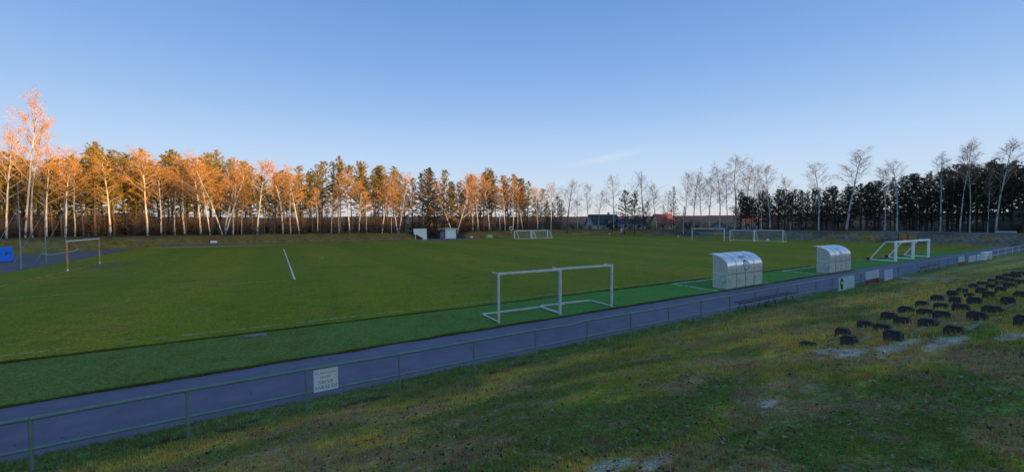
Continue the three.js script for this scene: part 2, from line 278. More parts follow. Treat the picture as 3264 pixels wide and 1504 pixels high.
// pitch, artificial strip, track
const U0 = -15.31, VC = 52.9, PW = 68.85, PL = 94.0, V0 = VC - PW / 2, V1 = VC + PW / 2, U1 = U0 + PL, UH = U0 + PL / 2;
{
  const us = range(-19.2, 86, 320), vs = [turfEdge, ...range(18.4, 40, 72), ...range(40.5, 87, 110).map((x) => () => x)];
  structure(named('pitch', grid(us, vs, () => 0.012, (u, v) => {
    const a = fbm(u * 0.09, v * 0.09, 4), b = fbm(u * 0.6 + 9, v * 0.6, 3), w = fbm(u * 0.16 + 60, v * 0.05 + 4, 3);
    const band = smooth(0.42, 0.58, (Math.sin((u + 2.2) * Math.PI / 5.6) + 1) / 2 + 0.25 * (b - 0.5));
    let c = [0.22, 0.2, 0.013];
    const m = (k, q) => { c = c.map((x, i) => mix(x, k[i], clamp(q))); };
    m([0.165, 0.185, 0.011], smooth(0.42, 0.62, a) * 0.75);
    m([0.25, 0.205, 0.018], smooth(0.46, 0.66, w) * 0.6);
    m([0.145, 0.17, 0.012], band * 0.55);
    m([0.24, 0.17, 0.035], smooth(0.56, 0.72, b) * 0.45); m([0.11, 0.135, 0.012], smooth(0.6, 0.75, fbm(u * 1.7 + 31, v * 1.7, 3)) * 0.6);
    const worn = Math.max(Math.exp(-(((u - U0 - 1.5) / 2.2) ** 2) - ((v - VC) / 4.5) ** 2), Math.exp(-(((u - U1 + 1.5) / 2.2) ** 2) - ((v - VC) / 4.5) ** 2));
    m([0.16, 0.12, 0.05], worn * smooth(0.35, 0.6, b) * 0.8);
    return c;
  }, 0.137), M.pitch));
  structure(named('turf_strip', grid(range(-22, 82, 800), [(u) => trackIn(u) - 0.04 + 0.13 * (fbm(u * 1.6, 7, 3) - 0.5), ...[0.15, 0.3, 0.45, 0.6, 0.75, 0.9].map((k) => (u) => mix(trackIn(u), turfEdge(u), k)), turfEdge], () => 0.006, (u, v) => {
    const a = fbm(u * 0.5, v * 0.9, 4), b = fbm(u * 2, v * 2 + 7, 3), art = smooth(-2, 15, u + 9 * (a - 0.5));
    let c = [mix(0.12, 0.08, art), mix(0.16, 0.215, art), mix(0.036, 0.044, art)];
    c = c.map((x, i) => mix(x, [0.1, 0.13, 0.02][i], smooth(0.5, 0.7, b) * (1 - art * 0.6) * 0.8));
    return c;
  }, 0.17), M.pitch));
  const tc = (u, v) => { const a = fbm(u * 0.3, v * 0.6, 4), k = 0.92 + 0.3 * (a - 0.5); return [0.118 * k, 0.11 * k, 0.15 * k]; };
  structure(named('running_track', grid(range(-30, 112, 284), range(0, 8, 8).map((k) => (u) => mix(fenceV(u) + 0.62 + 0.12 * (vnoise(u * 1.7, 3) - 0.5), trackIn(u) + 0.05 * (vnoise(u * 2.3, 8) - 0.5), k / 8)), () => 0.002, tc, 0.6), M.track));
  structure(named('end_track', grid(range(-28.5, -19.25, 6), range(17.8, 93, 80).map((x) => () => x), () => 0.003, (u, v) => tc(u, v).map((x, i) => x * [0.85, 0.8, 0.7][i]), 0.6), M.track));
  structure(named('far_track', grid(range(-19.2, 92, 120), [87.8, 88.6, 89.4, 90.2].map((x) => (u) => x - 2.6 * smooth(-20, 10, u)), () => 0.003, () => [0.27, 0.28, 0.31], 0.6), M.track));
  structure(named('entrance_apron', grid(range(27, 42, 10), range(87.7, 97, 10).map((x) => () => x), (u, v) => 0.02, () => [0.12, 0.125, 0.14], 0.6), M.track));
}
// painted lines, worn, in broken strokes
{
  let b = new MB(); const R = rng(5), worn = b, fresh = new MB();
  const stroke = (x0, v0, x1, v1, w = 0.11, wear = 0.35, y = 0.0165) => {
    const L = Math.hypot(x1 - x0, v1 - v0), n = Math.max(1, Math.round(L / 0.4)), dx = (x1 - x0) / L, dv = (v1 - v0) / L;
    for (let k = 0; k < n; k++) {
      const mx = mix(x0, x1, (k + 0.5) / n), mv = mix(v0, v1, (k + 0.5) / n), keep = fbm(mx * 0.5 + 11, mv * 0.5, 3) + 0.3 * (R() - 0.5);
      if (keep < wear) continue;
      const ww = w * (0.55 + 0.45 * R()) / 2, a = k / n, e = (k + 0.7 + 0.3 * R()) / n, o = (R() - 0.5) * 0.03;
      const P = (t, s) => V(mix(x0, x1, t) - dv * (s + o), y, -(mix(v0, v1, t) + dx * (s + o)));
      b.quad(P(a, -ww), P(e, -ww), P(e, ww), P(a, ww));
    }
  };
  stroke(U0, V0, U1, V0, 0.09, 0.3); stroke(U0, V1, U1, V1, 0.1, 0.5); stroke(U0, V0, U0, V1, 0.11, 0.4); stroke(U1, V0, U1, V1, 0.1, 0.45);
  stroke(UH, V0, UH, V1, 0.1, 0.36);
  b = fresh; stroke(U0 + 16.5, VC - 20.16, U0 + 16.5, VC + 20.16, 0.11, 0.12); b = worn; stroke(U0, VC - 20.16, U0 + 16.5, VC - 20.16, 0.1, 0.42); stroke(U0, VC + 20.16, U0 + 16.5, VC + 20.16, 0.1, 0.5);
  stroke(U0 + 5.5, VC - 9.16, U0 + 5.5, VC + 9.16, 0.11, 0.42); stroke(U0, VC - 9.16, U0 + 5.5, VC - 9.16, 0.1, 0.4); stroke(U0, VC + 9.16, U0 + 5.5, VC + 9.16, 0.1, 0.4);
  stroke(U1 - 16.5, VC - 20.16, U1 - 16.5, VC + 20.16, 0.1, 0.5); stroke(U1 - 5.5, VC - 9.16, U1 - 5.5, VC + 9.16, 0.1, 0.5);
  const arc = (cu, cv, a0, a1, wear) => { for (let k = 0; k < 40; k++) { const p = mix(a0, a1, k / 40), q = mix(a0, a1, (k + 1) / 40); stroke(cu + 9.15 * Math.cos(p), cv + 9.15 * Math.sin(p), cu + 9.15 * Math.cos(q), cv + 9.15 * Math.sin(q), 0.1, wear); } };
  arc(UH, VC, 0, 2 * Math.PI, 0.36); arc(U0 + 11, VC, -0.92, 0.92, 0.34); arc(U1 - 11, VC, Math.PI - 0.92, Math.PI + 0.92, 0.5);
  stroke(UH - 0.4, VC, UH + 0.4, VC, 0.3, 0);
  b = fresh;
  for (const [a, e] of [[22.05, 27.75], [35.3, 40.9]]) {           // boxes marked round the team shelters, on the artificial strip
    stroke(a, trackIn(a) + 0.15, a, 17.6, 0.12, 0.08, 0.0105); stroke(e, trackIn(e) + 0.15, e, 17.75, 0.12, 0.08, 0.0105); stroke(a, 17.6, e, 17.72, 0.12, 0.08, 0.0105);
  }
  b = worn;
  for (const [a, e, s] of [[18, 34, 1.55], [22, 30, 2.6], [40, 58, 1.5]]) stroke(a, fenceV(a) + s, e, fenceV(e) + s, 0.05, 0.44, 0.0065);
  structure(b.build('pitch_markings', M.paint)); structure(fresh.build('white_markings', M.paintFresh));
}
// distant wooded ridges; haze is put into their bluish colour
{
  const b = new MB();
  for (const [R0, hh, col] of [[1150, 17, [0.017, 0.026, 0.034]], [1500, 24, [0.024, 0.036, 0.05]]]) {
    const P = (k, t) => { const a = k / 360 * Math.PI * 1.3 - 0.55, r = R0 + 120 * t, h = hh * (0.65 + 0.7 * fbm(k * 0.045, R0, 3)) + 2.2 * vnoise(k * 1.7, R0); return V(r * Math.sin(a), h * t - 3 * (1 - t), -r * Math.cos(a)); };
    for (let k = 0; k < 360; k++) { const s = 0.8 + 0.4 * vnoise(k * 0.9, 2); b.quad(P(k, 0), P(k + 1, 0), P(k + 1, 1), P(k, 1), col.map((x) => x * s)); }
  }
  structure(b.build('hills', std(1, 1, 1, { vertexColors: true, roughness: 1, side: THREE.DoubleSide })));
}

// ---------------------------------------------------------------- trees
const jit = (c, R, k = 0.25) => { const s = 1 + (R() - 0.5) * 2 * k; return c.map((x) => x * s * (1 + (R() - 0.5) * k * 0.4)); };
const dirOf = (az, up) => V(Math.cos(az) * Math.cos(up), Math.sin(up), Math.sin(az) * Math.cos(up));
function curve(p, d, len, n, bend, R, wob = 0.12) {                // a wandering branch
  const out = [p.clone()], q = p.clone(), e = d.clone();
  for (let k = 0; k < n; k++) { e.add(V((R() - 0.5) * wob, bend / n + (R() - 0.5) * wob, (R() - 0.5) * wob)).normalize(); q.addScaledVector(e, len / n); out.push(q.clone()); }
  return out;
}
const along = (path, t) => { const x = t * (path.length - 1), i = Math.min(path.length - 2, Math.floor(x)); return path[i].clone().lerp(path[i + 1], x - i); };
function ribbon(b, p, d, len, w, droop, R, col) {                  // a thin twig
  const m = p.clone().addScaledVector(d, len * 0.55), e = m.clone().addScaledVector(d.clone().add(V(0, -droop, 0)).normalize(), len * 0.45);
  const s = d.clone().cross(V(R() - 0.5, R() - 0.5, R() - 0.5)).normalize().multiplyScalar(w / 2);
  b.tri(p.clone().sub(s), p.clone().add(s), m.clone().add(s.clone().multiplyScalar(0.8)), col);
  b.tri(m.clone().sub(s.clone().multiplyScalar(0.8)), m.clone().add(s.clone().multiplyScalar(0.8)), e, col);
}
const protos = {};
function birchProto(seed, o = {}) {                                // leafless: white stem(s), rising limbs, a haze of fine twigs
  const R = rng(seed), H = 16, g = new THREE.Group(), trunk = new MB(), limbs = new MB(), crown = new MB();
  const white = o.bark || [0.56, 0.54, 0.5], twigC = o.twig || [0.5, 0.275, 0.095], stems = o.stems || 1, spread = o.spread || 1, start = o.start ?? 0.38;
  for (let s = 0; s < stems; s++) {
    const lean = stems > 1 ? 0.16 + 0.1 * R() : 0.05 * R(), az = s / stems * 6.28 + R(), hs = H * (s ? 0.8 + 0.18 * R() : 1);
    const path = [V(stems > 1 ? Math.cos(az) * 0.12 : 0, -0.4, stems > 1 ? Math.sin(az) * 0.12 : 0)]; let d = dirOf(az, Math.PI / 2 - lean);
    for (let k = 1; k <= 9; k++) { d.add(V((R() - 0.5) * 0.12, k > 2 ? 0.05 : 0, (R() - 0.5) * 0.12)).normalize(); path.push(path[k - 1].clone().addScaledVector(d, hs / 9)); }
    const r0 = (o.girth || 0.15) * (stems > 1 ? 0.8 : 1), rads = path.map((_, k) => r0 * Math.pow(1 - k / 9.6, 0.85) + 0.012);
    const fine = [], fr = []; for (let k = 0; k <= 36; k++) { const t = k / 36; fine.push(along(path, t)); const x = t * 9, i = Math.min(8, Math.floor(x)); fr.push(mix(rads[i], rads[i + 1], x - i)); }
    trunk.tube(fine, fr, 6, (p) => { const n = hash(Math.floor(p.y * 5 + seed), Math.floor(Math.atan2(p.z, p.x) * 2)), dk = n > 0.86 || p.y < 0.9 && n > 0.45 || p.y > H * 0.72 && n > 0.5; return dk ? [0.07, 0.06, 0.055] : white.map((x) => x * (0.8 + 0.3 * n)); });
    const nl = Math.round((o.limbs || 17) / Math.sqrt(stems));
    for (let i = 0; i < nl; i++) {
      const t = start + (0.97 - start) * (i + 0.5 * R()) / nl, p = along(path, t), a = i * 2.4 + R() * 1.2, up = mix(0.62, 1.15, (t - start) / (1 - start)) + 0.2 * (R() - 0.5);
      const len = spread * H * (0.3 * Math.pow(1 - t, 0.7) + 0.075) * (0.75 + 0.5 * R()), lp = curve(p, dirOf(a, up), len, 5, 0.22, R, 0.2);
      const rr = 0.3 * mix(r0, 0.02, t) + 0.01;
      limbs.tube(lp, lp.map((_, k) => rr * (1 - k / 5.6)), 4, (q) => { const f = clamp(q.distanceTo(p) / len); return white.map((x, n) => mix(x * 0.95, twigC[n] * 1.3, smooth(0.25, 0.9, f))); }, false);
      const nb = 5 + Math.floor(R() * 3);
      for (let j = 0; j < nb; j++) {
        const tt = 0.22 + 0.78 * (j + R()) / nb, q = along(lp, tt), bl = len * (0.42 - 0.16 * tt) * (0.7 + 0.6 * R()) + 0.35;
        const bd = lp[5].clone().sub(lp[0]).normalize().multiplyScalar(0.7).add(V((R() - 0.5) * 1.8, 0.3 * (R() - 0.2), (R() - 0.5) * 1.8)).normalize(), bp = curve(q, bd, bl, 3, -0.1, R, 0.25);
        limbs.tube(bp, bp.map((_, k) => 0.02 * (1 - k / 3.6)), 3, twigC.map((x) => x * 1.15), false);
        const nt = o.twigs || 19;
        for (let k = 0; k < nt; k++) {
          const w = along(bp, 0.15 + 0.85 * R()), wd = bd.clone().multiplyScalar(0.8).add(V((R() - 0.5) * 2, (R() - 0.42) * 1.5, (R() - 0.5) * 2)).normalize();
          ribbon(crown, w, wd, 0.45 + 0.75 * R(), (o.tw || 0.034) * (0.7 + 0.6 * R()), o.droop ?? 0.9, R, jit(twigC, R, 0.3));
        }
      }
    }
  }
  trunk.build('trunk', M.bark, g); limbs.build('limbs', M.bark, g); crown.build('crown', M.twig, g);
  g.userData.H = H; return g;
}
function pineProto(seed, o = {}) {                                 // tall bare stem, whorled branches, needle tufts
  const R = rng(seed), H = 18, g = new THREE.Group(), trunk = new MB(), limbs = new MB(), crown = new MB(), base = o.base ?? 0.5, col = o.col || [0.21, 0.175, 0.032];
  const path = [V(0, -0.4, 0)]; let d = V(0, 1, 0);
  for (let k = 1; k <= 9; k++) { d.add(V((R() - 0.5) * 0.07, 0.06, (R() - 0.5) * 0.07)).normalize(); path.push(path[k - 1].clone().addScaledVector(d, H / 9.1)); }
  trunk.tube(path, path.map((_, k) => 0.17 * (1 - k / 10) + 0.015), 6, (p) => { const n = 0.75 + 0.5 * hash(Math.floor(p.y * 3), seed), t = smooth(0.35, 0.62, p.y / H); return [mix(0.085, 0.24, t) * n, mix(0.066, 0.12, t) * n, mix(0.05, 0.058, t) * n]; });
  const nb = o.branches || 50, sp = o.spray || 15, big = o.big || 1;
  for (let i = 0; i < nb; i++) {
    const f = (i + R()) / nb, t = mix(base, 0.995, f), p = along(path, t), a = i * 2.4 + R() * 1.5;
    const prof = o.cone ? Math.pow(1 - f, 0.8) * 1.05 + 0.06 : Math.pow(1 - f, 0.62) * smooth(-0.12, 0.22, f) * (0.75 + 0.5 * hash(Math.floor(f * 9), seed)) + 0.1;
    const len = (o.width || 2.5) * prof * (0.65 + 0.6 * R()), up = o.cone ? mix(-0.15, 0.6, f) : mix(0.05, 0.85, f) + 0.3 * (R() - 0.5), bp = curve(p, dirOf(a, up), len, 4, o.cone ? 0.15 : 0.3, R, 0.2);
    limbs.tube(bp, bp.map((_, k) => 0.035 * (1 - k / 4.6)), 3, [0.11, 0.075, 0.05], false);
    const nc = Math.max(2, Math.round(len * (o.clump || 2.1)));
    for (let c = 0; c < nc; c++) {
      const q = along(bp, clamp(0.25 + 0.75 * (c + R()) / nc)).add(V((R() - 0.5) * 0.45, 0.12 * R(), (R() - 0.5) * 0.45)), s = 0.34 * big * (0.7 + 0.6 * R()), tone = jit(col, R, 0.28);
      for (let k = 0; k < sp; k++) {
        const e = V(R() - 0.5, (R() - 0.5) * 0.75 + 0.12, R() - 0.5).normalize(), m = q.clone().addScaledVector(e, s * 0.25 * R()), tip = m.clone().addScaledVector(e, s * (0.6 + 0.7 * R()));
        const w = e.clone().cross(V(R() - 0.5, R() - 0.5, R() - 0.5)).normalize().multiplyScalar(0.062 * big);
        crown.tri(m.clone().sub(w), m.clone().add(w), tip, jit(tone, R, 0.15));
      }
    }
  }
  for (let i = 0; i < (o.dead ?? 22); i++) {                       // dead snags below the crown
    const t = mix(0.16, base + 0.05, R()), p = along(path, t), a = R() * 6.28; ribbon(limbs, p, dirOf(a, -0.1 + 0.35 * R()), 0.7 + 1.3 * R(), 0.05, 0.3, R, [0.1, 0.08, 0.062]);
  }
  trunk.build('trunk', M.bark, g); limbs.build('limbs', M.twig, g); crown.build('crown', M.needle, g);
  g.userData.H = H; return g;
}
function bushProto(seed, col) {
  const R = rng(seed), g = new THREE.Group(), stems = new MB(), crown = new MB();
  for (let i = 0; i < 12; i++) {
    const p = V((R() - 0.5) * 0.6, -0.2, (R() - 0.5) * 0.6), bp = curve(p, dirOf(R() * 6.28, 0.85 + 0.6 * R()), 1.6 + 1.5 * R(), 4, 0.1, R, 0.3);
    stems.tube(bp, bp.map((_, k) => 0.03 * (1 - k / 5)), 3, col.map((x) => x * 0.9), false);
    for (let k = 0; k < 34; k++) ribbon(crown, along(bp, 0.15 + 0.85 * R()), V(R() - 0.5, R() - 0.25, R() - 0.5).normalize(), 0.4 + 0.8 * R(), 0.035, 0.2, R, jit(col, R, 0.35));
  }
  stems.build('stems', M.twig, g); crown.build('crown', M.twig, g); g.userData.H = 2.8; return g;
}
const birches = [1, 2, 3, 4, 5].map((k) => birchProto(100 + k, { start: 0.3 + 0.05 * k, limbs: 15 + k }));
const twins = [1, 2].map((k) => birchProto(140 + k, { stems: 2 + (k > 1), start: 0.3, limbs: 24, twigs: 16 }));
const slim = [1, 2].map((k) => birchProto(150 + k, { start: 0.48, limbs: 13, spread: 0.72, girth: 0.12 }));
const paleBirch = [1, 2, 3].map((k) => birchProto(160 + k, { start: 0.38, twig: [0.2, 0.165, 0.135], limbs: 19, twigs: 15, tw: 0.026, bark: [0.5, 0.49, 0.46] }));
const tallBirch = [1, 2, 3].map((k) => birchProto(180 + k, { start: 0.56, limbs: 15, spread: 0.95, twig: [0.2, 0.165, 0.135], twigs: 17, tw: 0.026, bark: [0.5, 0.49, 0.46] }));
const bareTrees = [1, 2].map((k) => birchProto(170 + k, { start: 0.28, limbs: 20, spread: 1.35, bark: [0.085, 0.072, 0.06], twig: [0.12, 0.1, 0.085], twigs: 13, girth: 0.2, droop: 0, tw: 0.026 }));
const pines = [1, 2, 3, 4, 5].map((k) => pineProto(200 + k, { base: [0.4, 0.3, 0.5, 0.36, 0.26][k - 1], width: [3.1, 3.5, 2.7, 3.3, 3.2][k - 1], branches: 56 }));
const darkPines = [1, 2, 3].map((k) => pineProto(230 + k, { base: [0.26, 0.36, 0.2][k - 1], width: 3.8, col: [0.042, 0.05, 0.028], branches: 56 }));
const spruces = [1, 2].map((k) => pineProto(250 + k, { cone: true, base: 0.12, width: 3.5, branches: 84, clump: 1.7, spray: 11, dead: 0, col: [0.048, 0.062, 0.03] }));
const gateSpruces = [1, 2].map((k) => pineProto(260 + k, { cone: true, base: 0.08, width: 3.9, branches: 96, clump: 1.9, spray: 13, dead: 0, col: [0.026, 0.036, 0.016] }));
const shadePines = [1, 2].map((k) => pineProto(270 + k, { base: 0.2, width: 3.4, branches: 40, spray: 7, big: 1.9, clump: 1.6 }));
const bushes = [bushProto(300, [0.13, 0.085, 0.06]), bushProto(301, [0.085, 0.068, 0.055])];
const RT = rng(77);
function plant(proto, name, label, category, group, u, v, height, wide = 1, sink = 0) {
  const o = proto.clone(); o.name = numbered(name); const h0 = terrain(u, v);
  const k = height / proto.userData.H; o.userData = {}; tag(o, label, category, group);
  o.position.set(u, h0 - sink, -v); o.scale.set(k * wide, k, k * wide); o.rotation.y = RT() * 6.28; scene.add(o); return shadows(o);
}
const pick = (a) => a[Math.floor(RT() * a.length)];
const profile = (pts, x) => { let k = 0; while (k < pts.length - 2 && x > pts[k + 1][0]) k++; const [a, b] = [pts[k], pts[k + 1]]; return mix(a[1], b[1], clamp((x - a[0]) / (b[0] - a[0]))); };

// front birches along the far embankment, left to right: [pixel of the foot, pixel row of the tip, kind, distance across, width]
const leftBirches = [[18, 415, 0, 96, 1], [78, 314, 1, 95, 1.05], [100, 385, 2, 97, 1], [146, 470, 0, 98, 1], [205, 484, 3, 98, 1.1], [236, 520, 5, 100, 1], [352, 512, 1, 101, 1.15], [470, 489, 4, 98, 1.15], [512, 528, 0, 98, 1], [556, 545, 5, 99, 1],
  [588, 508, 2, 99, 1.1], [640, 510, 3, 98, 1.2], [668, 520, 1, 98, 1], [712, 495, 6, 98, 1.15], [742, 542, 0, 98, 1], [769, 600, 5, 99, 1], [818, 514, 4, 98, 1.1], [901, 535, 2, 98, 1.1], [925, 560, 5, 98, 1], [953, 530, 1, 98.5, 1.1],
  [1012, 600, 5, 99, 1], [1056, 620, 5, 98, 1], [1080, 590, 5, 98, 1], [1113, 548, 3, 100, 1], [1144, 585, 0, 98, 1.05], [1168, 610, 5, 99, 1], [1217, 556, 1, 98, 1.15], [1247, 600, 5, 98, 1], [1269, 556, 6, 97.5, 1.3], [1450, 562, 6, 97.5, 1.35],
  [1507, 610, 5, 98, 1], [1525, 560, 4, 98, 1.15], [1560, 562, 3, 98, 1.1], [1594, 600, 5, 98, 1], [1610, 566, 0, 98, 1], [1634, 575, 2, 98, 1.05], [1650, 610, 5, 99, 1], [1666, 598, 1, 98, 1], [1715, 602, 4, 98, 1.1], [1757, 592, 3, 98, 1]];
leftBirches.forEach(([px, py, k, v, w], i) => {
  const [u, vv] = spotV(px, v), h = heightAt(px, py, u, vv) - terrain(u, vv), twin = k === 6;
  const proto = k === 5 ? slim[i % 2] : twin ? twins[i % 2] : birches[k];
  const look = i === 1 ? 'tallest leafless birch, its pale crown far above the wood at the left edge' : `leafless ${twin ? 'several-stemmed ' : k === 5 ? 'slim ' : ''}white birch, ${ordinal(i + 1)} from the left on the far embankment`;
  plant(proto, 'birch_tree', look, 'tree', 'birches along the far embankment', u, vv, h, w * Math.min(1.15, 15 / h));
});
// pine belt behind them
const skyline = [[-60, 470], [0, 470], [130, 505], [240, 482], [317, 444], [380, 492], [420, 480], [456, 466], [500, 520], [560, 468], [600, 500], [660, 478], [690, 474], [760, 505], [860, 520], [910, 528], [960, 522], [1014, 508], [1077, 490], [1165, 512], [1254, 525], [1300, 560]];
const skyline2 = [[1300, 545], [1362, 530], [1406, 548], [1445, 544], [1480, 570], [1510, 548], [1555, 534], [1600, 552], [1648, 550], [1675, 565], [1704, 590], [1790, 612]];
[[103, 34, 'front'], [111, 36, 'middle'], [121, 40, 'rear']].forEach(([v, step, row]) => {
  let n = 0;
  for (let px = -60 + 20 * RT(); px < 1790; px += step * (0.55 + 0.9 * RT())) {
    if (v < 112 && px > 1315 && px < 1408) continue;
    if (v > 103 && ((px > 300 && px < 415 && RT() < 0.5) || (px > 980 && px < 1190 && RT() < 0.4) || (px < 200 && RT() < 0.3))) continue;
    const top = px < 1300 ? profile(skyline, px) : profile(skyline2, px), py = top + (RT() < 0.25 ? 4 : 44 * RT()) + (v < 105 ? 10 * RT() : 0), dv = v + 4 * (RT() - 0.5), [u, vv] = spotV(px, dv); n++;
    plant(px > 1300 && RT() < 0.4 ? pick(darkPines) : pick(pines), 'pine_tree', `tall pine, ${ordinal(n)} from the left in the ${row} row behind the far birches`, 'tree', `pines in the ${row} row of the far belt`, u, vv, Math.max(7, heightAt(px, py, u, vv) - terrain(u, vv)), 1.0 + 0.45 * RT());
  }
});
// young conifers and tall brush fill the foot of the belt
for (let px = -50, i = 1; px < 1780; px += 34 * (0.5 + RT())) { if (px > 1355 && px < 1405) continue; const [u, v] = spotV(px, 112 + 16 * RT()); plant(i % 3 ? spruces[i % 2] : darkPines[2], 'young_conifer', `young conifer low in the far belt, ${ordinal(i)} from the left`, 'tree', 'young conifers in the far belt', u, v, 4 + 4 * RT(), 1.5); i++; }
// the crests that stand out of that belt
[[317, 444, 0], [456, 466, 1], [560, 468, 2], [690, 474, 3], [1077, 490, 4], [1254, 525, 0], [1410, 537, 1], [1555, 533, 3], [1648, 550, 2]].forEach(([px, py, k], i) => {
  const [u, v] = spotV(px, 106); plant(pines[k], 'pine_tree', `pine rising above its neighbours, ${ordinal(i + 1)} crest from the left in the far belt`, 'tree', 'crests of the far pine belt', u, v, heightAt(px, py, u, v) - terrain(u, v), 1.05);
});
[[1350, 545], [1362, 527], [1388, 540]].forEach(([px, py], i) => { const [u, v] = spotV(px, 99.5 + i * 1.5); plant(gateSpruces[i % 2], 'spruce_tree', ['dark spruce left of the white kiosk, left one of three', 'tallest dark spruce between white screen and white kiosk', 'dark spruce right of the tallest one, above the kiosk'][i], 'tree', 'dark spruces by the entrance', u, v, heightAt(px, py, u, v) - terrain(u, v), 1.2); });
// undergrowth in front of the belt
for (let px = -40, i = 0; px < 1790; px += 12 + 20 * RT()) { if (px > 1290 && px < 1440) continue; i++; const [u, v] = spotV(px, 100 + 14 * RT()); plant(bushes[i % 2], 'bush', `leafless brown bush under the far birches, ${ordinal(i + 1)} from the left`, 'bush', 'undergrowth along the far embankment', u, v, 2.6 + 3.6 * RT() ** 1.4, 1.35); }

// bare trees and birches in the middle distance, between the houses
const middle = [[1808, 587, 'b', 118, 1.3], [1840, 640, 'p', 125, 1], [1873, 592, 'p', 128, 1], [1908, 611, 'p', 126, 1.2], [1956, 566, 'p', 122, 1.1], [2050, 566, 'b', 128, 1.2], [2094, 589, 'p', 124, 1.2], [2128, 612, 'p', 130, 1], [2183, 554, 'p', 122, 1], [2212, 553, 'p', 126, 1.1], [2235, 575, 'p', 130, 1],
  [2263, 566, 'p', 124, 1.1], [2295, 528, 'p', 120, 1.15], [2318, 560, 'p', 126, 1], [2343, 509, 'p', 120, 1.3], [2369, 525, 'p', 124, 1], [2400, 540, 'p', 118, 1], [2455, 532, 'p', 112, 1.15], [2521, 566, 'p', 112, 0.9]];
middle.forEach(([px, py, k, z, w], i) => { const [u, v] = spotZ(px, z), h = heightAt(px, py, u, v) - terrain(u, v); plant(k === 'b' ? bareTrees[i % 2] : paleBirch[i % 3], k === 'b' ? 'bare_tree' : 'birch_tree', k === 'b' ? (i ? 'broad leafless dark tree behind the middle pines' : 'round-crowned leafless tree right of the lit pine belt') : `thin leafless birch by the far houses, ${ordinal(i + 1)} tree from the left there`, 'tree', 'leafless trees by the far houses', u, v, h, w); });
[[1991, 603, 1], [2022, 607, 0], [2060, 640, 2], [2362, 604, 0], [2390, 622, 1], [2420, 615, 2]].forEach(([px, py, k], i) => { const [u, v] = spotZ(px, 118); plant(darkPines[k], 'pine_tree', `dark pine before the far houses, ${ordinal(i + 1)} from the left`, 'tree', 'dark pines before the far houses', u, v, heightAt(px, py, u, v) - terrain(u, v), 1.3); });
[[2148, 589], [2178, 655], [2120, 650]].forEach(([px, py], i) => { const [u, v] = spotZ(px, 116 + 4 * i); plant(spruces[i % 2], 'spruce_tree', ['pointed dark conifer standing alone right of the houses', 'low conifer right of the pointed one', 'low conifer left of the pointed one'][i], 'tree', 'conifers by the far houses', u, v, heightAt(px, py, u, v) - terrain(u, v), 0.9); });
for (let px = 1800, i = 0; px < 2500; px += 20 + 22 * RT(), i++) { const [u, v] = spotZ(px, 119 + 20 * RT()); plant(bushes[1], 'bush', `leafless dark bush among the far houses, ${ordinal(i + 1)} from the left`, 'bush', 'bushes among the far houses', u, v, 1.6 + 2 * RT(), 1.4); }

// the dark pine wood on the right
const skyR = [[2350, 612], [2450, 602], [2600, 598], [2683, 588], [2784, 576], [2845, 563], [2885, 551], [2946, 545], [2986, 537], [3027, 513], [3067, 521], [3136, 499], [3188, 509], [3250, 505], [3400, 498]];
const zR = (px) => profile([[2350, 118], [2500, 112], [2700, 104], [3264, 86], [3400, 82]], px);
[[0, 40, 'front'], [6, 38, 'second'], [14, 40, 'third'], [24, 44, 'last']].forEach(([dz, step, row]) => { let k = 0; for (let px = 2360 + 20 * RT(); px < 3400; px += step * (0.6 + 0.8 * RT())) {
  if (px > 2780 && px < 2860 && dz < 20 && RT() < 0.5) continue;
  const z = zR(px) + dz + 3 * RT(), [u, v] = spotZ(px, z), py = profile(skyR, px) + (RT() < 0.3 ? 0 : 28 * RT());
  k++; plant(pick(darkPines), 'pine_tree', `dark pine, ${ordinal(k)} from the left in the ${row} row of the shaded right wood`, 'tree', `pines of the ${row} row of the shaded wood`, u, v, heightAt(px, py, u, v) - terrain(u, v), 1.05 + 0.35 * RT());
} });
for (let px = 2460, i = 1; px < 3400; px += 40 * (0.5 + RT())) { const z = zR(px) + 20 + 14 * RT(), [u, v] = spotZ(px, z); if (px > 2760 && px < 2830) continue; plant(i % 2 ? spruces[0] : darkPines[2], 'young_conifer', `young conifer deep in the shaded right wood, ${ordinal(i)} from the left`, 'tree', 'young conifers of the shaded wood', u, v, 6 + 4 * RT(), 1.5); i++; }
const rightBirches = [[2612, 527, 1.1], [2699, 487, 1.2], [2822, 540, 0.9], [2862, 521, 1], [3000, 500, 0.9], [3062, 458, 0.7], [3094, 475, 0.7], [3150, 560, 0.6], [3176, 460, 0.95]];
rightBirches.forEach(([px, py, w], i) => { const [u, v] = spotZ(px, zR(px) - 4), p = birches[i % 5]; plant(tallBirch[i % 3], 'birch_tree', `leafless white-stemmed birch before the dark wood, ${ordinal(i + 1)} from the left`, 'tree', 'birches before the shaded wood', u, v, heightAt(px, py, u, v) - terrain(u, v), w); });
for (let px = 2520, i = 0; px < 3300; px += 24 + 26 * RT(), i++) { const [u, v] = spotZ(px, zR(px) + 2 + 9 * RT()); plant(bushes[i % 2], 'bush', `leafless bush at the foot of the shaded right wood, ${ordinal(i + 1)} from the left`, 'bush', 'undergrowth of the shaded wood', u, v, 1.3 + 2 * RT(), 1.4); }
